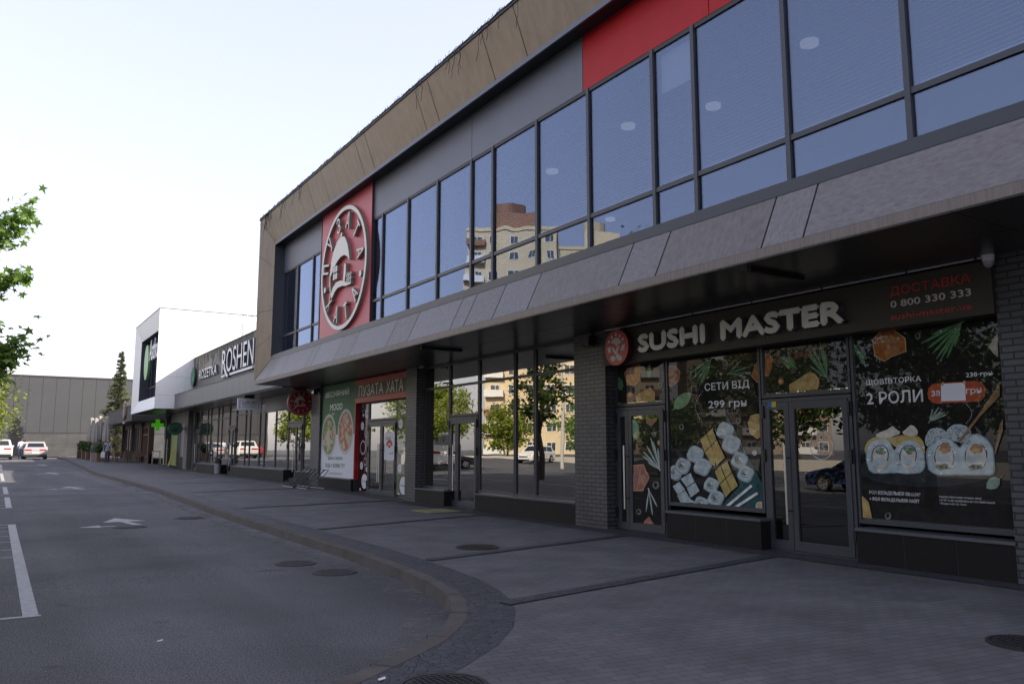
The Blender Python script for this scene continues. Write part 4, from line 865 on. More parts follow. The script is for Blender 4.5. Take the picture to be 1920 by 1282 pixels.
# cameras and lamps under the canopy
b = MB(); cx = 10.02; yy, zz = P(1852,476,cx)
b.cyl((cx, yy, 3.81), .065, .075, M_pure, 20, 'z', .075); b.loft([[(cx+.065*math.cos(f)*math.cos(2*math.pi*k/16), yy+.065*math.cos(f)*math.sin(2*math.pi*k/16), 3.81-.08*math.sin(f)) for k in range(16)] for f in (0,.5,1.0,1.45)], mat('dome grey', (.45,.45,.46), .3))
tag(b.build('dome_camera', origin=(cx, yy, 3.88)), 'white dome camera under the soffit at the right brick pillar', 'security camera')
def spot(x, y, z, lb):
    r = empty('floodlight', (x, y, z), lb, 'floodlight'); b = MB(); b.box(x-.09, x+.06, y-.13, y+.13, z-.1, z+.1, M_black); b.build('housing', r)
    b = MB(); b.box(x+.06, x+.14, y-.03, y+.03, z-.02, z+.16, M_black); b.build('bracket', r); b = MB(); b.box(x-.097, x-.091, y-.1, y+.1, z-.07, z+.07, mat('lamp front', (.08,.08,.09), .1)); b.build('lens', r)
yy, zz = P(1103,640,9.98); spot(9.98, yy, zz, 'black floodlight on the brick pillar left of the round sushi sign')
spot(9.95, 29.3, 3.68, 'black floodlight above the green poster by the round red sign')
b = MB(); yy, zz = P(788,687,10.0); b.box(9.96, 10.08, yy-.05, yy+.05, zz-.05, zz+.05, M_steel); b.cyl((9.9, yy, zz), .03, .06, M_black, 10, 'x'); tag(b.build('wall_camera', origin=(10.1,yy,zz)), 'small grey camera at the top of the pillar beside the canteen', 'security camera')
for y, lb in ((6.98,'long dark strip lamp under the canopy near the sushi sign'),(16.6,'thin strip lamp under the canopy before the glazed shop')):
    b = MB(); b.box(8.09, 9.16, y-.035, y+.035, 3.83, 3.886, M_black); tag(b.build('strip_lamp', origin=(8.6, y, 3.83)), lb, 'lamp')
# ------------------------------------------------------------------ low shop building
low = empty('low_shop_building', (9, 40, 0), 'low dark grey shop building with long fascia and glazed fronts behind the bronze building', 'building')
M_grey = mat('grey fascia panel', (.125,.13,.138), .45, 0, .5, .05, 2.); M_slat = mat('sign wall grey', (.098,.098,.104), .5, 0, .5, .08, 1.5)
b = MB(); y = 29.99; k = 0
while y < 51.55:
    y1 = min(y+1.06, 51.58); b.box(8.9, 9.0, y+.006, y1-.006, 3.92, 4.76, M_grey); y = y1
b.box(8.92, 10.4, 29.97, 51.58, 3.95, 4.74, M_dark); b.box(8.88, 9.95, 29.97, 51.58, 4.762, 4.80, M_dark); b.build('fascia', low)
b = MB(); y = 29.97
while y < 51.5: y1 = min(y+2.4, 51.58); b.box(9.9, 10.1, y+.004, y1-.004, 4.80, 7.02, M_slat); y = y1
b.box(9.86, 10.2, 29.97, 51.58, 7.022, 7.06, M_dark); b.build('sign_wall', low)
b = MB(); b.box(10.2, 24, 29.97, 51.55, 6.6, 6.9, M_roof); b.box(23.8, 24, 29.97, 51.5, 0, 6.6, M_roof); b.build('roof', low)
b = MB(); b.box(9.0, 10.6, 30.3, 51.58, 3.88, 3.94, M_soffit); b.build('soffit', low)
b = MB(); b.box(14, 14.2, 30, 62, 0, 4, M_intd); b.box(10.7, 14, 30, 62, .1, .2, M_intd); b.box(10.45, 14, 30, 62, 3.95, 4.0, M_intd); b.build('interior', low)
ML = [51.0,49.19,48.36,46.58,45.7]; 
glazed(30.1, 31.75, .70, trans=3.25, par=low); plinth(30.1, 31.7, .70, low)
door(31.8, 33.75, 2.62, 32.6, .22, low); glazed(31.8, 33.75, 2.64, z1=3.27, par=low)
for a, c in ((33.8,35.57),(35.58,37.3),(37.32,38.15),(38.16,39.9),(39.9,40.72),(40.73,42.5)): glazed(a, c, .72, trans=3.27 if a > 37.3 else None, z1=3.9 if a > 37.3 else 3.27, par=low)
b = MB(); b.box(10.34, 10.5, 30.1, 37.3, 3.272, 3.88, M_grey); b.build('lintel', low)
plinth(33.4, 42.1, .72, low); door(42.55, 43.95, 2.7, 43.2, .26, low); glazed(42.55, 43.95, 2.72, z1=3.9, par=low)
for a, c in ((44.0,45.7),(45.7,46.55),(46.58,48.35),(48.36,49.2),(49.2,51.0)): glazed(a, c, .74, trans=3.2, par=low)
plinth(44.5, 50.5, .74, low); door(51.05, 52.5, 2.7, 51.8, .28, low); glazed(51.05, 52.5, 2.72, z1=3.9, par=low)
b = MB(); b.box(10.05, 10.9, 53.3, 54.4, .1, 3.95, brickmat('grey brown brick', (.13,.12,.12), (.15,.14,.14), (.06,.06,.06), .27, .08, .01)); b.box(10.3, 10.9, 52.52, 53.28, .1, 3.95, M_dark); b.build('pillar', low)
# white salon front with its poster window under the cube
M_sh = [mat('poster lime', (.24,.29,.10), .5), mat('poster black', (.02,.02,.022), .5), mat('poster teal', (.10,.2,.26), .5), mat('poster skin', (.42,.24,.18), .5), mat('poster sky', (.28,.42,.55), .5), mat('poster pale', (.45,.45,.46), .5)]
b = MB(); b.box(10.3, 10.5, 54.4, 61.9, 3.3, 3.95, M_grey); b.box(10.2, 10.4, 54.4, 56.9, .1, 1.02, M_plinth); b.box(10.0, 10.6, 60.6, 61.2, .3, 3.9, M_brick); b.build('wall', low)
b = MB()
for y0, y1, k in ((54.45,55.1,4),(55.12,55.7,5),(55.7,56.3,3),(56.3,56.9,2),(56.95,58.1,1),(58.2,60.5,0)): b.box(10.34, 10.4, y0, y1, 1.05 if y0 < 56.92 else .35, 3.28, M_sh[k])
o = tag(b.build('window_posters', origin=(10.34,57,1)), 'lime, black and blue posters in the shop window under the white box', 'posters')
glazed(61.25, 62.2, .9, par=low)

def sign_on(name, label, X, items):
    r = empty(name, (X, items[0][1], items[0][2]), label, 'sign'); return r
ro = empty('confectioner_sign', (9.75, 41, 5.3), 'tall white ROSHEN lettering with underline on the grey sign wall', 'sign')
b = MB(); a, c = P(415.2,701.5,9.76), P(476.5,632,9.76); b.text('ROSHEN', a[0], a[1], c[0], c[1], 9.9, M_pure, .14, .0, M_ls)
q_ = [P(240+x/7.676, 560+y/7.676, 9.76) for x, y in ((1372,985),(1392,980),(1420,1070),(1440,1100),(1428,1128),(1405,1110))]; b.prism(q_, 9.755, 9.9, M_pure, M_ls); b.build('lettering', ro)
b = MB(); u0, u1, u2, u3 = P(414.6,707.5,9.76), P(421,705.5,9.76), P(430,702.5,9.76), P(473,689,9.76); b.box(9.76, 9.9, u3[0], u2[0], u0[1]-.02, u0[1]+.09, M_pure); b.box(9.76, 9.9, u1[0], u0[0], u0[1]-.02, u0[1]+.09, M_pure); b.build('underline', ro)
rz_ = empty('electronics_sign', (9.75, 48, 5.3), 'white ROZETKA lettering with round green badge on the grey sign wall', 'sign')
lett(rz_, 'ROZETKA', (373,712), (406.5,682), 9.9, .12, M_pure, M_ls, .025)
b = MB(); n = 32; b.prism([(51.0+.52*math.cos(2*math.pi*k/n), 5.85+.56*math.sin(2*math.pi*k/n)) for k in range(n)], 9.74, 9.9, mat('badge green', (.035,.16,.085), .4), M_dark)
b.flat([(51.3,5.8),(50.72,5.9),(50.8,5.65),(51.0,5.56),(51.2,5.62)], 9.736, mat('badge light green', (.12,.30,.17), .4)); b.build('badge', rz_)
b = MB(); y = 51.4
while y > 38: dangle(b, 9.87, y, 7.03, rnd.uniform(.25,.95), .007, M_black, .05); y -= .13
tag(b.build('light_string', origin=(9.87,45,7)), 'dark icicle lights hanging over the grey sign wall', 'string lights')

# ------------------------------------------------------------------ white cube building
cube = empty('white_box_building', (8, 56, 3.9), 'white clad box building overhanging the pavement with large framed window', 'building')
b = MB(); cx0, cy0, cy1 = 7.80, 51.60, 61.4
xs_ = [7.8, 8.95, 10.3, 11.9, 13.5, 15.1, 16.7, 18.3, 22]; zs_ = [3.95, 4.75, 5.85, 7.0, 8.4, 9.95]
for i in range(len(xs_)-1):
    for j in range(len(zs_)-1):
        dx = .5*(j % 2) if 0 < i < len(xs_)-2 else 0
        xa = xs_[i] + (dx if i > 0 else 0); xb = xs_[i+1] + (.5*(j % 2) if i+1 < len(xs_)-1 else 0)
        b.box(xa+.005, xb-.005, cy0, cy0+.05, zs_[j]+.005, zs_[j+1]-.005, M_white)
b.box(7.95, 22, cy0+.03, cy0+.2, 3.96, 9.93, mat('panel joint', (.30,.30,.31), .6)); b.build('side_cladding', cube)
b = MB(); o_ = [(cy0,3.95),(cy0,9.95),(cy1,9.95),(cy1,3.95)]; i_ = [(52.5,4.75),(52.5,8.85),(60.15,8.85),(60.15,4.75)]
for k in range(4):
    a, c = o_[k], o_[(k+1) % 4]; d, e = i_[(k+1) % 4], i_[k]; b.add([(7.8,*a),(7.8,*c),(8.06,*d),(8.06,*e)], [(0,1,2,3)], M_white)
    b.add([(8.06,*e),(8.06,*d),(8.6,*d),(8.6,*e)], [(0,1,2,3)], M_frame)
b.build('front_cladding', cube)
b = MB(); b.box(7.83, 22, cy0+.2, cy1-.02, 3.96, 4.02, M_soffit); b.box(7.82, 22, cy1-.04, cy1, 3.97, 9.93, M_white); b.build('soffit', cube)
b = MB(); b.box(7.78, 22.02, cy0-.02, cy1+.02, 9.952, 9.99, mat('grey coping', (.09,.09,.095), .5)); b.box(8.0, 22, cy0+.2, cy1-.1, 9.7, 9.8, M_roof); b.box(21.9, 22, cy0+.2, cy1-.1, 0, 9.7, M_roof); b.build('roof', cube)
b = MB()
for y in (52.5,54,55.6,57.1,58.6,60.1): b.box(8.55, 8.63, y-.03, y+.03, 4.76, 8.84, M_frame)
b.box(8.55, 8.62, 52.5, 60.15, 5.6, 5.66, M_frame); wd = b.build('window', cube); b = MB(); b.box(8.6, 8.62, 52.5, 60.15, 4.75, 8.85, M_glassU); b.build('pane', wd)
b = MB(); b.box(9.5, 9.6, 52, 61, 4.1, 9.5, M_intd); b.box(8.72, 8.76, 53.8, 55.6, 4.8, 7.0, mat('white panel', (.8,.8,.8), .7)); b.build('interior', cube)  # back wall, and a plain white upright panel just behind the pane
gs = empty('green_dot_sign', (8.0, 57, 6.2), 'green disc and white lettering mounted in the window of the white box', 'sign')
b = MB(); n = 32; b.prism([(56.9+.86*math.cos(2*math.pi*k/n), 7.15+1.15*math.sin(2*math.pi*k/n)) for k in range(n)], 7.95, 8.1, mat('leaf green disc', (.20,.42,.16), .4), mat('green edge', (.1,.25,.08), .5)); b.build('disc', gs)
b = MB(); b.text('Astho', 55.75, 7.1, 52.6, 8.45, 8.1, M_pure, .15, .03, M_ls); b.build('lettering', gs)
ld = MB()
for x in (12.9, 13.5): ld.tube([(x, 51.4, 7.1), (x, 51.4, 10.3), (x, 51.45, 11.0)], .025, M_pure, 6)
for i in range(11): ld.tube([(12.9, 51.4, 7.2+.29*i), (13.5, 51.4, 7.2+.29*i)], .017, M_pure, 6)
for z in (8.4, 9.4, 10.4, 11.1): ld.tube([(12.85+.35-.45*math.cos(R(a)), 51.4-.7*math.sin(R(a)), z) for a in range(0, 181, 20)], .015, M_pure, 5)
tag(ld.build('roof_ladder', origin=(13.2,51.4,7.1)), 'white metal roof ladder on the side of the white box', 'ladder')

gc = empty('green_oval_sign', (9.9, 54.0, 2.4), 'dark green oval projecting sign with black curl under the white box', 'sign')
b = MB(); n = 30; cy, cz = -9.45, 2.82
b.prism([(cy+.43*math.cos(2*math.pi*k/n), cz+.40*math.sin(2*math.pi*k/n)) for k in range(n)], 54.0, 54.12, mat('bottle green', (.008,.095,.050), .4)); turn(b).build('disc', gc)
b = MB(); b.flat([(-9.18,2.72),(-9.3,2.62),(-9.5,2.62),(-9.62,2.72),(-9.68,2.87),(-9.5,2.81),(-9.3,2.79)], 53.996, M_black)
b.flat([(-9.3,3.0),(-9.4,3.04),(-9.58,3.05),(-9.62,3.02),(-9.45,3.01)], 53.996, mat('bottle green light', (.03,.22,.12), .4)); turn(b).build('emblem', gc)
b = MB(); b.box(9.85, 10.1, 54.03, 54.09, 2.8, 2.86, M_black); b.box(10.03, 10.06, 53.98, 54.14, 2.65, 3.0, M_black); b.build('bracket', gc)
pc = empty('pharmacy_cross', (9.5, 61.8, 2.9), 'glowing green pharmacy cross projecting beside the wooden door', 'sign')
gm = mat('lit green', (.08,.48,.015), .4, emit=.06); cxp = P(290,789,9.7)
b = MB(); cy, cz, s_ = -9.62, 3.25, .13
b.prism([(cy+u*s_, cz+v*s_) for u, v in ((-1,3),(1,3),(1,1),(3,1),(3,-1),(1,-1),(1,-3),(-1,-3),(-1,-1),(-3,-1),(-3,1),(-1,1))], 61.7, 61.85, gm); turn(b).build('cross', pc)
b = MB(); b.box(10.0, 10.15, 61.74, 61.8, 3.22, 3.28, M_black); b.build('bracket', pc)

# ------------------------------------------------------------------ cafe
caf = empty('cafe_building', (9, 70, .5), 'low brown cafe with shingled roof band, timber door and dark windows', 'building')
M_shin = brickmat('dark shingle', (.075,.07,.068), (.10,.093,.09), (.03,.03,.03), .5, .13, .02, .7, .8); M_wood = mat('brown timber', (.13,.075,.045), .6, 0, .4, .3, 6., (1,1,.1)); M_wd2 = mat('dark timber', (.065,.035,.025), .6)
b = MB(); b.box(8.0, 14, 62.4, 78.5, 3.55, 4.62, M_shin); b.box(7.97, 14, 62.37, 78.53, 4.622, 4.68, M_dark); b.build('roof_band', caf)
b = MB(); b.box(9.3, 9.5, 62.5, 78.3, .3, 1.2, M_shin)
for y in (62.5,66.0,66.6,71.2,76.9): b.box(9.2, 9.55, y, y+.35, .3, 3.55, M_wd2)
b.box(9.36, 9.55, 62.9, 78, 3.2, 3.54, M_wd2); b.box(13, 13.2, 62, 78.4, .3, 3.5, M_intd); b.build('wall', caf)
dr = MB()
for i in range(7): dr.box(9.3, 9.36, 62.9+.46*i, 62.98+.46*i, .6, 3.2, M_wood)
for z in (.6, 1.0, 2.55, 3.1): dr.box(9.295, 9.37, 62.86, 65.98, z, z+.1, M_wood)
d_ = dr.build('door', caf); b = MB(); b.box(9.38, 9.4, 62.86, 65.98, .6, 3.2, mat('amber door glass', (.10,.065,.04), .15)); b.build('pane', d_)
for y0, y1 in ((67,71.2),(71.6,76.9)):
    b = MB()
    for i in range(5): yk = y0+(y1-y0)*i/4; b.box(9.34, 9.42, yk-.03, yk+.03, 1.2, 3.2, M_frame)
    wn = b.build('window', caf); b = MB(); b.box(9.4, 9.41, y0, y1, 1.2, 3.2, M_glassS); b.build('pane', wn)
b = MB(); b.prism([(66.2,4.0),(66.2,4.9),(65.7,5.1),(65.2,4.9),(65.2,4.0),(65.7,3.7)], 7.85, 7.98, mat('carved sign', (.27,.20,.15), .7)); b.box(7.86,7.95,65.3,66.1,3.42,3.54,mat('pale plate', (.5,.45,.38), .6))
tag(b.build('cafe_crest', origin=(7.9,65.7,4)), 'carved light wooden crest on the shingled cafe roof band', 'sign')

def closed_umbrella(x, y, h, lb):
    z = gz(y); r = empty('closed_umbrella', (x, y, z), lb, 'umbrella', 'folded cafe umbrellas'); M_um = mat('beige canvas', (.30,.285,.265), .8, 0, .3, .12, 4.)
    b = MB(); b.tube([(x,y,z),(x,y,z+h)], .03, M_steel, 8); b.box(x-.3, x+.3, y-.3, y+.3, z, z+.08, M_iron); b.build('pole', r)
    b = MB(); n = 16; L = []
    for f, rad in ((0,.03),(.02,.10),(.06,.13),(.3,.17),(.6,.25),(.75,.22),(.80,.14),(.9,.20),(1.0,.24)):
        L.append([(x+rad*(1+.28*(k % 2))*math.cos(2*math.pi*k/n), y+rad*(1+.28*(k % 2))*math.sin(2*math.pi*k/n), z+h-.02-f*2.5) for k in range(n)])
    b.loft(L, M_um); b.build('canopy', r)
    b = MB(); b.cyl((x,y,z+h-2.08), .2, .07, M_dark, 12); b.build('strap', r)
for x, y, h, lb in ((6.5,73.5,3.35,'folded beige umbrella farthest left in the cafe terrace row'),(6.62,71.5,3.3,'folded beige umbrella second in the cafe terrace row'),(7.05,73,3.5,'folded beige umbrella behind its neighbours at the cafe terrace'),(7.15,69,3.4,'folded beige umbrella right above the pedestrian in plaid')): closed_umbrella(x, y, h, lb)

def leafy(b, c, r, n, sz, m, flat=1.0, seed=0):
    q = random.Random(seed)
    for i in range(n):
        u = Vector((q.gauss(0,1), q.gauss(0,1), q.gauss(0,1))).normalized()*(q.random()**.4)
        p = Vector(c) + Vector((u.x*r, u.y*r, u.z*r*flat)); a = Vector((q.uniform(-1,1), q.uniform(-1,1), q.uniform(-1,1))).normalized(); d = a.orthogonal().normalized(); s = sz*q.uniform(.6,1.3)
        b.add([p-a*s, p+d*s*.5, p+a*s, p-d*s*.5], [(0,1,2,3)], m)
M_bush = leafmat('planter shrub leaves', (.025,.05,.018), (.07,.11,.04)); M_pale = leafmat('pale shrub leaves', (.10,.12,.08), (.2,.22,.16))
for i, (x, y, hh, ml, mp, lb) in enumerate([(6.15,76.5,1.15,M_bush,M_wd2,'bushy green shrub in dark wooden planter farthest along the cafe'),(6.3,74,1.05,M_bush,M_wood,'green shrub in brown wooden planter second from the far end'),(6.4,72,1.0,M_bush,M_wood,'green shrub in brown wooden planter in the middle of the row'),(6.55,69.5,.95,M_pale,mat('pink concrete', (.30,.22,.20), .8),'pale wispy shrub in pinkish concrete planter'),(6.75,67.6,.9,M_bush,M_wood,'green shrub in brown planter beside the pedestrian in plaid')]):
    z = gz(y); r = empty('planter', (x, y, z), lb, 'planter', 'planters along the cafe terrace'); b = MB(); b.box(x-.33, x+.33, y-.33, y+.33, z, z+.62, mp); b.box(x-.35, x+.35, y-.35, y+.35, z+.56, z+.64, mp); b.build('pot', r)
    b = MB(); leafy(b, (x, y, z+.62+hh*.35), .42, 420, .075, ml, 1.15, 50+i); b.build('foliage', r)

M_ch = mat('honey wood', (.22,.13,.065), .55, 0, .5, .25, 9.)
def table(x, y, lb):
    z = gz(y); r = empty('cafe_table', (x, y, z), lb, 'table', 'cafe terrace tables'); b = MB(); b.box(x-.4, x+.4, y-.6, y+.6, z+.70, z+.76, M_ch); b.build('tabletop', r)
    for dx in (-.32,.32):
        for dy in (-.5,.5): b = MB(); b.tube([(x+dx, y+dy, z), (x+dx, y+dy, z+.7)], .035, M_ch, 6); b.build('leg', r)
def chair(x, y, rot, lb, m):
    z = gz(y); r = empty('cafe_chair', (x, y, z), lb, 'chair', 'cafe terrace chairs', rot)
    b = MB(); b.box(-.24,.24,-.24,.24,.42,.5,m); b.build('seat', r, local=True); b = MB(); b.box(-.24,-.19,-.24,.24,.5,.85,m); b.box(-.2,.1,-.25,-.21,.5,.68,m); b.box(-.2,.1,.21,.25,.5,.68,m); b.build('backrest', r, local=True)
    for dx in (-.2,.2):
        for dy in (-.2,.2): b = MB(); b.tube([(dx,dy,0),(dx*.95,dy*.95,.42)], .022, M_ch, 6); b.build('leg', r, local=True)
for x, y, lb in ((8.0,66.6,'honey wood cafe table nearest the pedestrian'),(8.75,66.3,'honey wood cafe table before the dark cafe windows'),(7.7,69.5,'honey wood cafe table behind the planters')): table(x, y, lb)
M_rat = mat('brown rattan', (.13,.085,.055), .7, 0, .4, .3, 30.)
for x, y, rt, lb in ((7.55,65.7,.4,'brown rattan chair at the left end of the nearest cafe table'),(8.25,65.5,1.7,'brown rattan chair with its back to the pavement at the cafe'),(8.95,65.4,1.4,'brown rattan chair right of the middle cafe table'),(9.2,65.2,3.0,'brown rattan chair beside the timber cafe door'),(7.5,68.2,.2,'brown rattan chair behind the planters at the cafe')): chair(x, y, rt, lb, M_rat)
b = MB(); x, y = 9.45, 62.1; z = gz(y)
for dx in (0,.55): b.tube([(x+dx,y,z),(x+dx,y,z+.8),(x+dx,y+.06,z+.88),(x+dx,y+.5,z+.88),(x+dx,y+.55,z+.8),(x+dx,y+.55,z)], .025, M_steel, 8)
b.tube([(x,y+.3,z+.88),(x+.55,y+.3,z+.88)], .025, M_steel, 8); tag(b.build('steel_barrier', origin=(x,y,z)), 'bent steel tube barrier beside the wooden cafe door', 'barrier')
for x, lb in ((9.95,'thin steel barrier post left before the pharmacy glass'),(10.12,'thin steel barrier post right before the pharmacy glass')):
    b = MB(); z = gz(61); b.tube([(x,60.6,z),(x,60.6,z+1.75)], .028, M_steel, 8); b.cyl((x,60.6,z), .12, .03, M_steel, 14); b.tube([(x-.05,60.6,z+1.1),(x+.12,60.6,z+1.1)], .018, M_steel, 6); tag(b.build('barrier_post', origin=(x,60.6,z)), lb, 'post')
b = MB(); z = gz(58); b.add([(9.85,57.9,z),(9.85,58.3,z),(10.15,58.3,z+1.05),(10.15,57.9,z+1.05)], [(0,1,2,3)], mat('yellow board', (.5,.36,.04), .5)); b.tube([(9.85,57.95,z),(10.15,57.95,z+1.1)], .03, _mc['yellow board'], 6); b.tube([(9.85,58.25,z),(10.15,58.25,z+1.1)], .03, _mc['yellow board'], 6)
tag(b.build('floor_sign', origin=(10,58,z)), 'yellow folding board leaning at the black shop door', 'sign')

# bin and bicycle rack
bn = empty('litter_bin', (9.95, 44.35, gz(44)), 'black and grey litter bin before the grey shop plinth', 'bin'); z = gz(44)
b = MB(); b.cyl((9.95,44.35,z), .17, .55, mat('bin grey', (.22,.22,.24), .4, .4), 20); b.build('base', bn)
b = MB(); b.cyl((9.95,44.35,z+.55), .18, .2, M_black, 20); b.cyl((9.95,44.35,z+.75), .18, .06, M_black, 20, r2=.08); b.build('top', bn)
M_rack = mat('dull rack steel', (.06,.062,.07), .5, .5)
br = empty('bicycle_rack', (9.4, 28.5, gz(28)), 'low steel bicycle rack with slanted loops under the salad poster', 'bicycle rack'); z = gz(28)
b = MB(); b.tube([(9.0,29.8,z+.03),(9.0,27.0,z+.03)], .025, mat('rack rail', (.2,.2,.21), .5, .5), 8); b.tube([(9.6,29.8,z+.03),(9.6,27.0,z+.03)], .025, _mc['rack rail'], 8); b.build('base_rail', br)
for i in range(6):
    y = 29.6-.46*i; b = MB(); b.tube([(9.0,y,z+.03),(9.05,y,z+.22),(9.3,y-.02,z+.32),(9.7,y-.05,z+.66),(9.8,y-.12,z+.66),(9.5,y-.1,z+.28),(9.2,y-.1,z+.14),(9.0,y-.1,z+.03)], .014, M_rack, 6); b.build('loop', br)
b = MB(); b.cyl((8.97,28.3,z+.0), .06, .1, M_black, 10); b.build('lock', br)

# ------------------------------------------------------------------ warehouse at the end
wh = empty('warehouse', (5, 95, .9), 'long grey windowless warehouse closing the end of the street', 'building')
M_wh = mat('grey wall panel', (.046,.048,.054), .5, 0, .4, .06, .4); M_wb = brickmat('grey block course', (.040,.041,.043), (.046,.047,.049), (.028,.028,.029), 2.4, .3, .02, .7, .3)
b = MB(); x = -6
while x < 45: b.box(x+.012, x+1.215-.012, 95, 95.2, 3.25, 8.85, M_wh); x += 1.215
b.box(-6, 45, 95.05, 110, 3.3, 8.8, mat('panel gap', (.05,.05,.05), .7)); b.build('wall', wh)
b = MB(); b.box(-6, 45, 95.03, 96, .5, 3.16, M_wb); b.box(-6, 45, 95.01, 95.5, 3.161, 3.245, M_dark); b.build('base_wall', wh)
b = MB(); b.box(-6.1, 45.1, 94.95, 110, 8.852, 9.02, M_dark); b.build('roof_coping', wh)
b = MB(); b.add([(x, y, gz(95)-.07) for x, y in ((-30,91.5),(30,91.5),(30,95.05),(-30,95.05))], [(0,1,2,3)], mat('light concrete', (.26,.24,.21), .8)); struct(b.build('warehouse_apron'))

# ------------------------------------------------------------------ trees
def maple(q, p, s):
    a = Vector((q.uniform(-1,1), q.uniform(-1,1), q.uniform(-.9,-.1))).normalized(); nrm = Vector((q.uniform(-.6,.6), q.uniform(-.6,.6), 1)).normalized(); d = a.cross(nrm).normalized()
    out = []
    for k, r in enumerate((.25,.75,.4,1.0,.45,1.25,.45,1.0,.4,.75)):
        t = 2*math.pi*k/10 + math.pi; out.append(p + (a*math.cos(t) + d*math.sin(t))*s*r*.62)
    return out
def limb(b, q, p0, p1, r0, m, sag=.15):
    p0, p1 = Vector(p0), Vector(p1); L = (p1-p0).length; pts = []
    for i in range(6):
        t = i/5; pts.append(p0.lerp(p1, t) + Vector((q.uniform(-1,1), q.uniform(-1,1), q.uniform(-1,1)))*L*.03*(0 < i < 5) + Vector((0,0,sag*L*math.sin(math.pi*t)*.5)))
    b.tube(pts, [r0*(1-.8*i/5) for i in range(6)], m, 6); return pts
M_bark = mat('bark', (.065,.055,.045), .9, 0, .2, .35, 9., (1,1,.3), .8, 25.)
def tree(x, y, h, rad, lb, leaves, ls=.09, n=3500, seed=1, z0=None, base=.32, lobed=False, extra=(), group=None, lim=None):
    q = random.Random(seed); z = rz(y) if z0 is None else z0; r = empty('street_tree', (x, y, z), lb, 'tree', group)
    tb = MB(); lbm = MB(); top = Vector((x+q.uniform(-.2,.2), y+q.uniform(-.2,.2), z+h*.8)); tp = limb(tb, q, (x,y,z), top, .05+h*.016, M_bark, 0); tips = []
    nb = int(9+h)
    for i in range(nb):
        t = base + (1-base)*i/nb; p = Vector((x,y,z)).lerp(top, t); a = i*2.4+q.uniform(-.4,.4); rr = rad*(1.15-.75*abs(t-.5)*1.4)*q.uniform(.75,1.1); e = p + Vector((math.cos(a)*rr, math.sin(a)*rr, h*q.uniform(.05,.22)))
        if lim: e.x = min(e.x, lim-.45-.065*max(0, e.z-1.5))
        pts = limb(tb, q, p, e, .035+.006*h*(1-t), M_bark, .1); tips += [(pp, rad*.30) for pp in pts[2:]]
        for k in range(3):
            s_ = pts[q.randint(2,4)]; e2 = s_ + Vector((q.uniform(-1,1), q.uniform(-1,1), q.uniform(-.3,.7)))*rad*.45; e2.x = min(e2.x, lim-.2-.065*max(0, e2.z-1.5)) if lim else e2.x; limb(tb, q, s_, e2, .02, M_bark, .05); tips.append((e2, rad*.26)); tips.append((s_.lerp(e2,.5), rad*.2))
    tips.append((top+Vector((0,0,h*.12)), rad*.28))
    for i in range(n):
        c, cr = tips[q.randrange(len(tips))]; u = Vector((q.gauss(0,1), q.gauss(0,1), q.gauss(0,.8)))*cr*.5; p = c+u; s = ls*q.uniform(.6,1.3)
        if lim and p.x > lim-.065*max(0, p.z-1.5): continue
        if lobed: pts = maple(q, p, s); lbm.add(pts, [tuple(range(10))], leaves)
        else:
            a = Vector((q.uniform(-1,1), q.uniform(-1,1), q.uniform(-1,.4))).normalized(); d = a.orthogonal().normalized(); d = (d*math.cos(q.random()*6)+a.cross(d)*math.sin(q.random()*6)); lbm.add([p-a*s, p+d*s*.55, p+a*s, p-d*s*.55], [(0,1,2,3)], leaves)
    for p0, p1, nl, cr in extra:
        pts = limb(tb, q, p0, p1, .03, M_bark, .08)
        for i in range(nl):
            t = q.random()**.7; k = min(4, int(t*5)); c = pts[k].lerp(pts[k+1], t*5-k); u = Vector((q.gauss(0,1)*.8, q.gauss(0,1), q.gauss(0,1.05)))*cr*.5*(1.15-.4*t); lbm.add(maple(q, c+u-Vector((0,0,cr*.38)), ls*q.uniform(.7,1.35)), [tuple(range(10))], leaves)
    tb.build('trunk', r); lbm.build('crown', r); return r
def at(px, py, Y):
    r = _fw*FPX + _rt*(px-960) - _up*(py-641); t = Y/r.y; return (r.x*t, Y, r.z*t+CAMH)
L_mid = leafmat('maple leaves', (.11,.20,.04), (.27,.40,.11), .55); L_yel = leafmat('spring leaves', (.13,.19,.025), (.30,.34,.07), .45); L_rf = leafmat('muted street leaves', (.03,.058,.016), (.075,.115,.035), .4); L_dk = leafmat('dark leaves', (.03,.06,.015), (.075,.115,.03), .35)
ex = []
for (a, c, n_, cr) in (((-70,490),(50,380),330,.42),((-70,425),(12,435),170,.38),((-50,545),(46,508),230,.3),((-70,700),(46,630),340,.46),((-60,690),(25,655),150,.36),((-60,640),(0,585),50,.25)):
    ex.append((at(*a, 20.4), at(*c, 19.6), n_, cr))
tree(-2.9, 20.3, 9.6, 2.6, 'green maple with branches reaching in from the left edge', L_mid, .165, 3800, 3, lobed=True, extra=ex, lim=-.45)
ex = [(at(-40,780,46), at(42,722,45), 220, .8),(at(-60,820,46), at(38,765,45), 260, .8),(at(-60,700,46), at(20,692,45), 200, .8)]
tree(-1.9, 46, 6.6, 2.3, 'sunlit yellow green tree at the left edge behind the maple', L_yel, .13, 5200, 5, extra=ex, lim=.55)
tree(-1.6, 32.5, 7.4, 1.5, 'slim dark street tree mirrored in the glazed shop front', L_rf, .11, 2600, 11, base=.38, lim=-.1)
L_dk2 = leafmat('lime tree leaves', (.014,.030,.008), (.038,.065,.016), .3)
tree(-2.4, 13.6, 7.6, 2.6, 'dense dark street tree mirrored in the right sushi door', L_dk2, .12, 5600, 12, base=.24, lim=-.25)
tree(-4.2, 8.6, 8.4, 3.0, 'dense dark street tree before the wide sushi window', L_dk2, .13, 5600, 14, base=.25, lim=-.3)
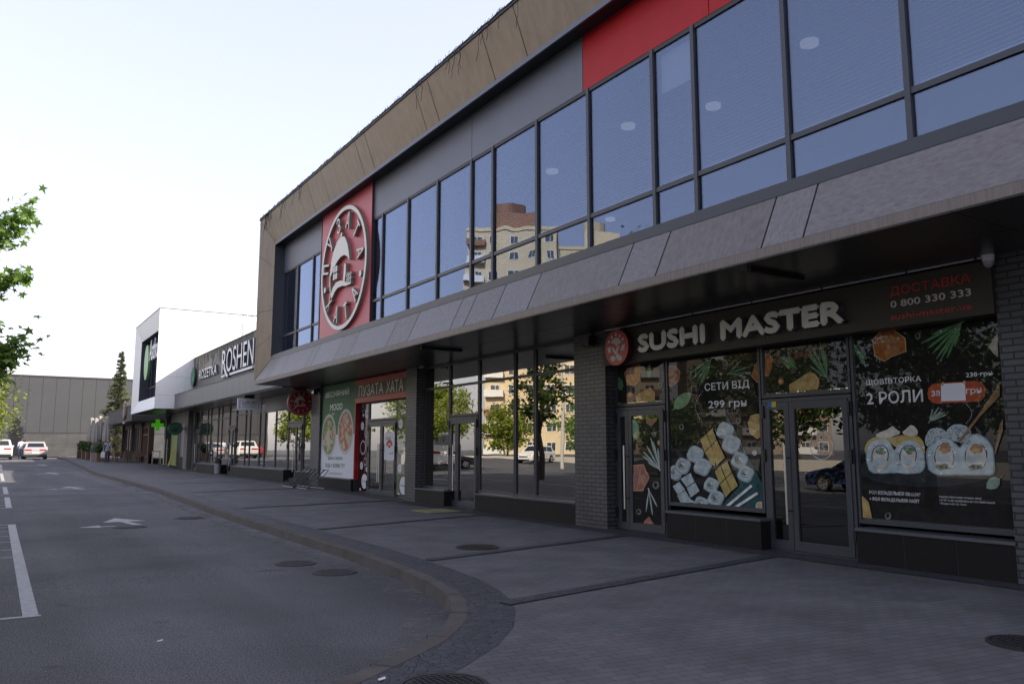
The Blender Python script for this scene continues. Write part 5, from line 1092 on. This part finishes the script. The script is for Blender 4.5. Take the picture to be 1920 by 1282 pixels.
tree(-7.5, 2.5, 8.4, 3.0, 'dense dark street tree nearest the curved pavement corner', L_dk2, .13, 5200, 15, base=.25, lim=-.3)
tree(-1.8, 70, 5.4, 2.2, 'round yellow green tree mirrored in the salon window', L_yel, .14, 3800, 13, base=.3, lim=.5)
for i, (x, y, h, rad, m, lb) in enumerate([(-27,76,5.5,3.0,L_yel,'broad light green tree beyond the far car park wall'),(-29,64,6,3.4,L_mid,'broad green tree beside the tall lamp post wall'),(-31,54,6,3.6,L_mid,'round green tree before the beige apartment tower'),(-33,42,9,4.6,L_dk,'dark broad tree beyond the middle of the wall'),(-34,30,10,4.6,L_mid,'large green tree opposite the sushi windows'),(-34,17,9,4.5,L_dk,'dark tree opposite the right end of the shops'),(-26,88,8,4.2,L_yel,'light green tree at the far corner of the car park'),(-35,4,10,4.6,L_mid,'big tree far opposite the bricks')]):
    tree(x, y, h, rad, lb, m, .22, 3000, 30+i, base=.22, group='trees beyond the car park')

def spruce(x, y, h, rad, lb):
    q = random.Random(4); z = gz(y); r = empty('spruce_tree', (x, y, z), lb, 'tree'); M_nd = leafmat('spruce needles', (.035,.052,.03), (.15,.165,.085), .2)
    b = MB(); b.tube([(x,y,z),(x+.05,y,z+h*.5),(x,y,z+h)], [.16,.09,.015], M_bark, 8); lf = MB(); zz = z+.5
    while zz < z+h-.1:
        t = (zz-z)/h; L = rad*(1-t)**1.05+.05; nb = 9 if t < .8 else 5
        for k in range(nb):
            a = q.uniform(0, 6.28); l = L*q.uniform(.42,1.15); e = Vector((x+math.cos(a)*l, y+math.sin(a)*l, zz+l*q.uniform(-.22,.2))); s0 = Vector((x,y,zz+q.uniform(-.2,.2))); mid = s0.lerp(e,.55)+Vector((0,0,-.1*l)); b.tube([s0, mid, e], [.02,.014,.006], M_bark, 4)
            m_ = int(26+75*l)
            for i in range(m_):
                u = q.random()**.6; p = (s0.lerp(mid, u/.55) if u < .55 else mid.lerp(e, (u-.55)/.45)); sd = Vector((-math.sin(a), math.cos(a), 0))*q.uniform(-1,1)*.24*l*(1-.6*u+.1); p2 = p + sd + Vector((0,0,-abs(q.gauss(0,.07)))); d = (Vector((math.cos(a), math.sin(a), q.uniform(-.5,.1))) + sd.normalized()*.6*(1 if sd.length > 0 else 0)).normalized(); n_ = d.orthogonal().normalized(); s = q.uniform(.09,.19)
                lf.add([p2, p2+d*s*.6+n_*s*.2, p2+d*s*1.5, p2+d*s*.6-n_*s*.2], [(0,1,2,3)], M_nd)
        zz += (.16+.2*(1-t))*q.uniform(.7,1.3)
    b.build('trunk', r); lf.build('crown', r)
spruce(9.95, 87.5, 10.3, 2.3, 'tall blue green spruce between the cafe and the warehouse')

# ------------------------------------------------------------------ vehicles
M_tyre = mat('tyre rubber', (.018,.018,.019), .85); M_rim = mat('alloy rim', (.45,.45,.46), .35, .7); M_tail = mat('tail lamp', (.35,.012,.012), .2); M_hl = mat('head lamp', (.6,.6,.6), .1); M_plate = mat('number plate', (.65,.65,.66), .5)
def car(x, y, rot, col, lb, cat='car', L=4.4, W=1.8, H=1.46, suv=False, van=False, group=None, rails=False):
    z = rz(y); r = empty('parked_van' if van else 'parked_car', (x, y, z), lb, cat, group, rot); m = mat('car paint %.2f %.2f %.2f' % col, col, .25, .0, .6); h = L/2; wb = L*.3; gr = .22 if suv or van else .17; rw = .35 if suv or van else .31
    belt = H*.63 if not van else H*.55
    def arch(cx): return [(cx+(rw+.05)*math.cos(R(a)), rw+(rw+.05)*math.sin(R(a))) for a in range(180, -1, -30)]
    prof = [(-h+.05,gr+.1)] + [(px_, max(gr, pz_)) for px_, pz_ in arch(-wb)] + [(px_, max(gr, pz_)) for px_, pz_ in arch(wb)] + [(h-.08,gr+.05),(h,gr+.3),(h-.04,belt*.72),(h-.22,belt*.82),(h*.52 if not van else h*.8,belt*1.0),(-h+.15,belt*1.04),(-h+.02,belt*.95),(-h-.02,gr+.35)]
    b = MB(); n = len(prof); cz_ = belt*.55
    layers = []
    for yy_, sc in ((-W/2,.93),(-W/2+.07,1.0),(W/2-.07,1.0),(W/2,.93)): layers.append([(px_*(1-(1-sc)*.35), yy_, cz_+(pz_-cz_)*(1 if pz_ < rw+.5 and abs(abs(px_)-wb) < rw+.07 else sc)) for px_, pz_ in prof])
    b.loft(layers, m)
    cf_, cr_ = (h*.45, -h+.22) if not van else (h*.82, -h+.08); tf, tr_ = (h*.08, -h*.62 if not suv else -h*.78) if not van else (h*.42, -h+.14)
    bot = [(cf_,-W/2+.06),(cf_,W/2-.06),(cr_,W/2-.06),(cr_,-W/2+.06)]; tw = W/2-.22 if not van else W/2-.14
    mid = [(tf,-tw),(tf,tw),(tr_,tw),(tr_,-tw)]
    B = [(px_,py_,belt*1.0) for px_, py_ in bot]; T = [(px_,py_,H-.05) for px_, py_ in mid]; T2 = [(px_*.96,py_*.9,H) for px_, py_ in mid]; b.loft([B, T, T2], m)
    o = b.build('body', r, local=True, bevel=.035)
    def quad_on(i, j, u0, u1, v0, v1, nm):
        p = lambda u, v: (Vector(B[i]).lerp(Vector(B[j]), u)).lerp(Vector(T[i]).lerp(Vector(T[j]), u), v)
        nrm = (Vector(B[j])-Vector(B[i])).cross(Vector(T[i])-Vector(B[i])).normalized()*.012
        if nrm.dot(Vector(B[i])+Vector(B[j])-Vector((0,0,2*belt))) < 0: nrm = -nrm
        g = MB(); g.add([p(u0,v0)+nrm, p(u1,v0)+nrm, p(u1,v1)+nrm, p(u0,v1)+nrm], [(0,1,2,3)], M_glassC); g.build(nm, r, local=True)
    quad_on(0,1,.07,.93,.1,.93,'windscreen'); quad_on(2,3,.1,.9,.22 if not van else .3,.9,'rear_window')
    for i, j in ((1,2),(3,0)):
        if van: quad_on(i,j,*((.06,.3) if i == 1 else (.7,.94)),.2,.9,'side_window')
        else: quad_on(i,j,.1,.48,.12,.9,'side_window'); quad_on(i,j,.51,.88,.12,.9,'side_window')
    for sx in (-wb, wb):
        for sy in (-1, 1):
            yb = sy*(W/2-.2) if sy > 0 else -W/2+.0
            g = MB(); g.cyl((sx, yb if sy > 0 else -W/2-.005, rw), rw, .205, M_tyre, 20, 'y'); wv = g.build('wheel', r, local=True, bevel=.02)
            g = MB(); y0_ = sy*(W/2+.006); g.cyl((sx, y0_-.004, rw), rw*.66, .008, M_rim, 18, 'y')
            for k in range(5): g.cyl((sx+rw*.42*math.cos(1.2566*k), y0_-.006 if sy > 0 else y0_-.007, rw+rw*.42*math.sin(1.2566*k)), rw*.12, .013, M_tyre, 8, 'y')
            g.build('rim', wv, local=True)
    for sy in (-1, 1):
        g = MB(); g.box(-h-.015, -h+.16, sy*W*.30-.24*1, sy*W*.30+.24, belt*.80, belt*.92, M_tail); g.build('tail_light', r, local=True)
        g = MB(); g.box(h-.2, h+.005, sy*W*.33-.2, sy*W*.33+.2, belt*.64, belt*.76, M_hl); g.build('headlight', r, local=True)
        g = MB(); g.box(cf_-.5, cf_-.36, sy*(W/2+.02)-.09, sy*(W/2+.02)+.09, belt+.02, belt+.15, m); g.build('mirror', r, local=True)
    g = MB(); g.box(-h-.03, -h+.05, -.26, .26, gr+.33, gr+.44, M_plate); g.box(h-.02, h+.012, -.26, .26, gr+.16, gr+.27, M_plate); g.build('number_plate', r, local=True)
    g = MB(); g.box(-h-.028, -h+.1, -W/2+.1, W/2-.1, gr+.02, gr+.22, M_black); g.box(h-.1, h+.008, -W/2+.3, W/2-.3, gr+.05, gr+.14, M_black); g.box(h-.06, h+.006, -.45, .45, gr+.3, gr+.42, M_black); g.build('bumper', r, local=True)
    if rails: g = MB(); g.box(tr_*.9, tr_*.9+.25, -tw, tw, H, H+.05, m); g.build('spoiler', r, local=True)
    return r
up = R(90)
car(3.0, 82.8, up, (.30,.29,.29), 'silver grey hatchback parked with its tail to the road end', L=4.2, rails=True)
car(.35, 81.0, up, (.50,.50,.51), 'white crossover cut by the left edge at the end of the road', L=4.5, W=1.88, H=1.66, suv=True)
car(-19.6, 59.5, R(-25), (.78,.78,.76), 'white small crossover standing in the sunlit car park', H=1.57, L=4.1, suv=True)
car(-7.6, 53.5, R(200), (.04,.045,.055), 'dark grey saloon standing in the car park')
car(-4.6, 50.5, R(95), (.78,.78,.78), 'white high roof van at the row of street trees', 'van', L=5.6, W=2.0, H=2.5, van=True)
car(-7.5, 19, R(88), (.03,.045,.10), 'dark blue saloon parked opposite the right sushi door')
car(-9.5, 32, R(90), (.10,.10,.11), 'grey saloon parked in shade opposite the glazed shop')
car(-3.2, 63.5, R(90), (.50,.12,.02), 'orange hatchback parked beside the street trees', L=4.0)
car(-2.2, 88, up, (.30,.02,.02), 'red hatchback at the far end of the parked row', L=4.0)
# ------------------------------------------------------------------ what stands across the car park
b = MB(); b.box(-24.4, -24.0, 5, 92, -.2, .85, mat('pale concrete', (.5,.47,.42), .85)); tag(b.build('low_wall', origin=(-24,50,0)), 'low pale concrete wall along the far side of the car park', 'wall')
b = MB(); b.tube([(-12,62,rz(62)),(-12,62,7.2)], [.09,.05], M_frame, 10); b.box(-12.35, -11.65, 61.85, 62.15, 7.15, 7.3, M_black); tag(b.build('lamp_post', origin=(-12,62,0)), 'tall dark lamp post in the middle of the car park', 'lamp post')
b = MB(); b.tube([(-14.2,48,rz(48)),(-14.2,48,9)], [.14,.1], mat('pole concrete', (.45,.44,.41), .8), 10); b.tube([(-15,48,8.4),(-13.4,48,8.4)], .05, M_frame, 6); tag(b.build('utility_pole', origin=(-14.2,48,0)), 'pale concrete utility pole in the car park', 'pole')
M_bei = mat('beige render', (.60,.50,.33), .85, 0, .3, .08, .5); M_bri = mat('orange brick', (.27,.15,.10), .85, 0, .3, .12, 3.); M_win = mat('dark window glass', (.05,.06,.07), .08, 0, .8); M_wf = mat('white window frame', (.65,.65,.64), .6)
_w = None
def block(x, y, rot, W, D, H, floors, cols, lb, m, top=None, balc=()):
    global _w
    r = empty('apartment_tower', (x, y, .5), lb, 'building', None, rot)
    b = MB(); b.box(-W/2, W/2, 0, D, -1, H, m); b.build('wall', r, local=True)
    b = MB(); b.box(-W/2-.2, W/2+.2, -.2, D+.2, H+.01, H+.5, m); b.box(-W/4, W/4, D*.3, D*.8, H+.5, H+4, top or m); b.cyl((W*.1, D*.5, H+4), 2, 2.2, top or m, 16); b.build('roof', r, local=True)
    fh = H/floors
    for j in range(floors):
        for i in range(cols):
            if _w is None:
                g = MB(); g.box(-.75,.75,-.03,.05,-.7,.75,M_wf); o = g.build('window', r, local=True); g = MB(); g.box(-.66,-.04,-.05,-.035,-.6,.66,M_win); g.box(.04,.66,-.05,-.035,-.6,.66,M_win); g.build('pane', o, local=True); _w = o
            else: o = copy_tree(_w, r)
            o.location = (-W/2+W*(i+.5)/cols, -.04, fh*(j+.5))
    for i in balc:
        for j in range(floors):
            g = MB(); cx = -W/2+W*(i+.5)/cols; g.box(cx-1.5, cx+1.5, -1.2, -.08, fh*j+.3, fh*j+1.4, M_wf if (i+j) % 3 else M_bri); g.build('balcony', r, local=True)
    return r
RT = R(38)
fx = Vector((math.cos(RT), math.sin(RT)))            # along the fronts facing the shops
block(-50.5, 106.0, RT, 15, 14, 36.0, 12, 5, 'tall beige apartment tower crowned by a brick penthouse', M_bei, M_bri, (4,))
block(-63.0, 99.0, RT, 12, 14, 33.0, 11, 4, 'beige apartment tower with stacked balconies beside the brick topped one', M_bei, None, (0,3))
block(-80, 86, RT, 22, 14, 17.5, 6, 8, 'long low brownish apartment block right of the two towers', mat('brown grey render', (.26,.215,.17), .85, var=.1, vscale=.5), None, (1,4,6))
# ------------------------------------------------------------------ people
def person(x, y, z, rot, h, lb, pose, shirt, legs, hair, hairlen=0., skin=(.42,.26,.19), plaid=None):
    r = empty('person', (x, y, z), lb, 'person', None, rot); s = h/1.75
    J = {'pel':(0,0,.95),'sp':(0,0,1.12),'ch':(0,.0,1.36),'nk':(0,.01,1.49),'hd':(0,.03,1.60),'ht':(0,.02,1.72)}
    sw, aw, ar = pose
    for sd, sg in (('l',-1),('r',1)):
        k = sw*sg; J['hip'+sd] = (.09*sg,0,.92); J['kn'+sd] = (.10*sg,.16*k+.02,.5); J['an'+sd] = (.10*sg,.26*k-.03,.08); J['to'+sd] = (.11*sg,.26*k+.13,.03)
        J['sh'+sd] = (.18*sg,0,1.42); J['el'+sd] = (.24*sg,-.10*k*aw-.02,1.14); J['wr'+sd] = (.25*sg,-.16*k*aw+.08*ar,.90+.06*ar)
        J['pa'+sd] = (.25*sg,-.17*k*aw+.11*ar,.82+.06*ar)
        for f, (dx, dl) in enumerate(((-.03,.072),(-.01,.085),(.012,.08),(.03,.065))): J['f%d%s' % (f,sd)] = (.25*sg+.012*sg, -.17*k*aw+.11*ar-dx, .82+.06*ar-dl)
        J['th'+sd] = (.235*sg, -.17*k*aw+.11*ar+.045, .80+.06*ar)
    E = [('pel','sp'),('sp','ch'),('ch','nk'),('nk','hd'),('hd','ht')]
    for sd in 'lr': E += [('pel','hip'+sd),('hip'+sd,'kn'+sd),('kn'+sd,'an'+sd),('an'+sd,'to'+sd),('ch','sh'+sd),('sh'+sd,'el'+sd),('el'+sd,'wr'+sd),('wr'+sd,'pa'+sd),('pa'+sd,'th'+sd)] + [('pa'+sd,'f%d%s' % (f,sd)) for f in range(4)]
    rad = {'pel':.14,'sp':.125,'ch':.145,'nk':.055,'hd':.098,'ht':.07,'hip':.10,'kn':.065,'an':.045,'to':.035,'sh':.07,'el':.048,'wr':.033,'pa':.032,'th':.009}
    names = list(J); me = bpy.data.meshes.new('body'); me.from_pydata([Vector(J[n])*s for n in names], [(names.index(a), names.index(c)) for a, c in E], [])
    t = bpy.data.objects.new('bodyrig', me); C.objects.link(t); md = t.modifiers.new('s','SKIN'); 
    for i, n in enumerate(names):
        rr = rad.get(n) or rad.get(n[:-1]) or .009; sv = me.skin_vertices[0].data[i]; sv.radius = (rr*s, rr*s*(.8 if n in ('pel','sp','ch') else 1)); sv.use_root = (n == 'pel')
    sb_ = t.modifiers.new('u','SUBSURF'); sb_.levels = 2; sb_.render_levels = 2
    bpy.context.view_layer.update(); m2 = bpy.data.meshes.new_from_object(t.evaluated_get(bpy.context.evaluated_depsgraph_get())); bpy.data.objects.remove(t)
    m2.name = 'body'; o = bpy.data.objects.new('body', m2); C.objects.link(o); o.parent = r
    m2.materials.clear()
    for m in (mat('skin %.2f' % skin[0], skin, .6), shirt, legs, mat('dark shoe', (.02,.02,.022), .6)): m2.materials.append(m)
    for p in m2.polygons:
        c = p.center/s; p.use_smooth = True
        p.material_index = 3 if c.z < .09 else (1 if (c.z > .88 and c.z < 1.475 and not (abs(c.x) > .19 and c.z < (.93 if hairlen else 1.1))) else (0 if (c.z > 1.475 or (abs(c.x) > .19 and c.z > .6)) else 2))
    b = MB(); L = []
    for f, rr, dz in ((0,.112,-.03-hairlen),(0,.115,-.01),(0,.113,.05),(0,.09,.10),(0,.04,.125)): L.append([(rr*s*.95*math.cos(2*math.pi*k/14), (.0-.012+rr*math.sin(2*math.pi*k/14)*(1.0 if math.sin(2*math.pi*k/14) < 0 else .72))*s, (1.62+dz+(.05 if math.sin(2*math.pi*k/14) > .3 and dz < .03 else 0))*s) for k in range(14)])
    b.loft(L, hair); b.build('hair', r, local=True, smooth=True)
    b = MB()
    for sg in (-1,1): b.box(sg*.035*s-.012*s, sg*.035*s+.012*s, .118*s, .126*s, 1.615*s, 1.628*s, M_dark)
    b.box(-.022*s,.022*s,.116*s,.124*s,1.55*s,1.558*s, mat('lips', (.28,.10,.09), .6)); b.loft([[(-.014*s,.11*s,1.575*s),(.014*s,.11*s,1.575*s),(.006*s,.11*s,1.62*s),(-.006*s,.11*s,1.62*s)],[(-.008*s,.142*s,1.58*s),(.008*s,.142*s,1.58*s),(.003*s,.125*s,1.615*s),(-.003*s,.125*s,1.615*s)]], m2.materials[0]); b.build('face', r, local=True)
    return r
M_pl = bpy.data.materials.new('plaid shirt'); M_pl.use_nodes = True; n_ = M_pl.node_tree; tc = n_.nodes.new('ShaderNodeTexCoord'); ck = n_.nodes.new('ShaderNodeTexChecker'); ck.inputs['Scale'].default_value = 13; ck.inputs[1].default_value = (.45,.46,.50,1); ck.inputs[2].default_value = (.025,.03,.075,1); n_.links.new(tc.outputs['Object'], ck.inputs['Vector']); n_.links.new(ck.outputs[0], n_.nodes['Principled BSDF'].inputs['Base Color'])
M_jn = mat('dark jeans', (.045,.05,.075), .8, var=.2, vscale=10.); M_bh = mat('dark hair', (.025,.018,.014), .6)
px_, py_ = 6.83, 64.6
person(px_, py_, gz(py_), R(178), 1.72, 'pedestrian in blue white plaid shirt and jeans walking by the planters', (.8,1.,.3), M_pl, M_jn, M_bh, .16)
b = MB(); hx, hy, hz = px_-.27, py_-.02, gz(py_)+.80
b.loft([[(hx-.10,hy-.05,hz),(hx+.10,hy-.05,hz),(hx+.10,hy+.05,hz),(hx-.10,hy+.05,hz)],[(hx-.15,hy-.07,hz-.2),(hx+.15,hy-.07,hz-.2),(hx+.15,hy+.07,hz-.2),(hx-.15,hy+.07,hz-.2)],[(hx-.13,hy-.06,hz-.42),(hx+.13,hy-.06,hz-.42),(hx+.13,hy+.06,hz-.42),(hx-.13,hy+.06,hz-.42)]], mat('white bag', (.66,.66,.72), .6)); b.tube([(hx-.06,hy,hz-.01),(hx-.03,hy,hz+.08),(hx+.03,hy,hz+.08),(hx+.06,hy,hz-.01)], .008, _mc['white bag'], 5)
tag(b.build('shopping_bag', origin=(hx,hy,hz-.42)), 'white shopping bag carried by the pedestrian in plaid', 'bag')
M_bs = mat('pale blue shirt', (.42,.47,.56), .8); M_bj = mat('blue jeans', (.10,.14,.24), .8)
person(1.92, 82.0, rz(82), R(5), 1.76, 'person in pale blue shirt and jeans standing left between the cars', (.1,.3,1.6), M_bs, M_bj, M_bh)
person(2.28, 82.5, rz(82.5), R(20), 1.70, 'person in light shirt standing close behind the pale blue shirt', (.15,.3,1.4), mat('light shirt', (.55,.57,.62), .8), mat('navy trousers', (.05,.07,.14), .8), M_bh)
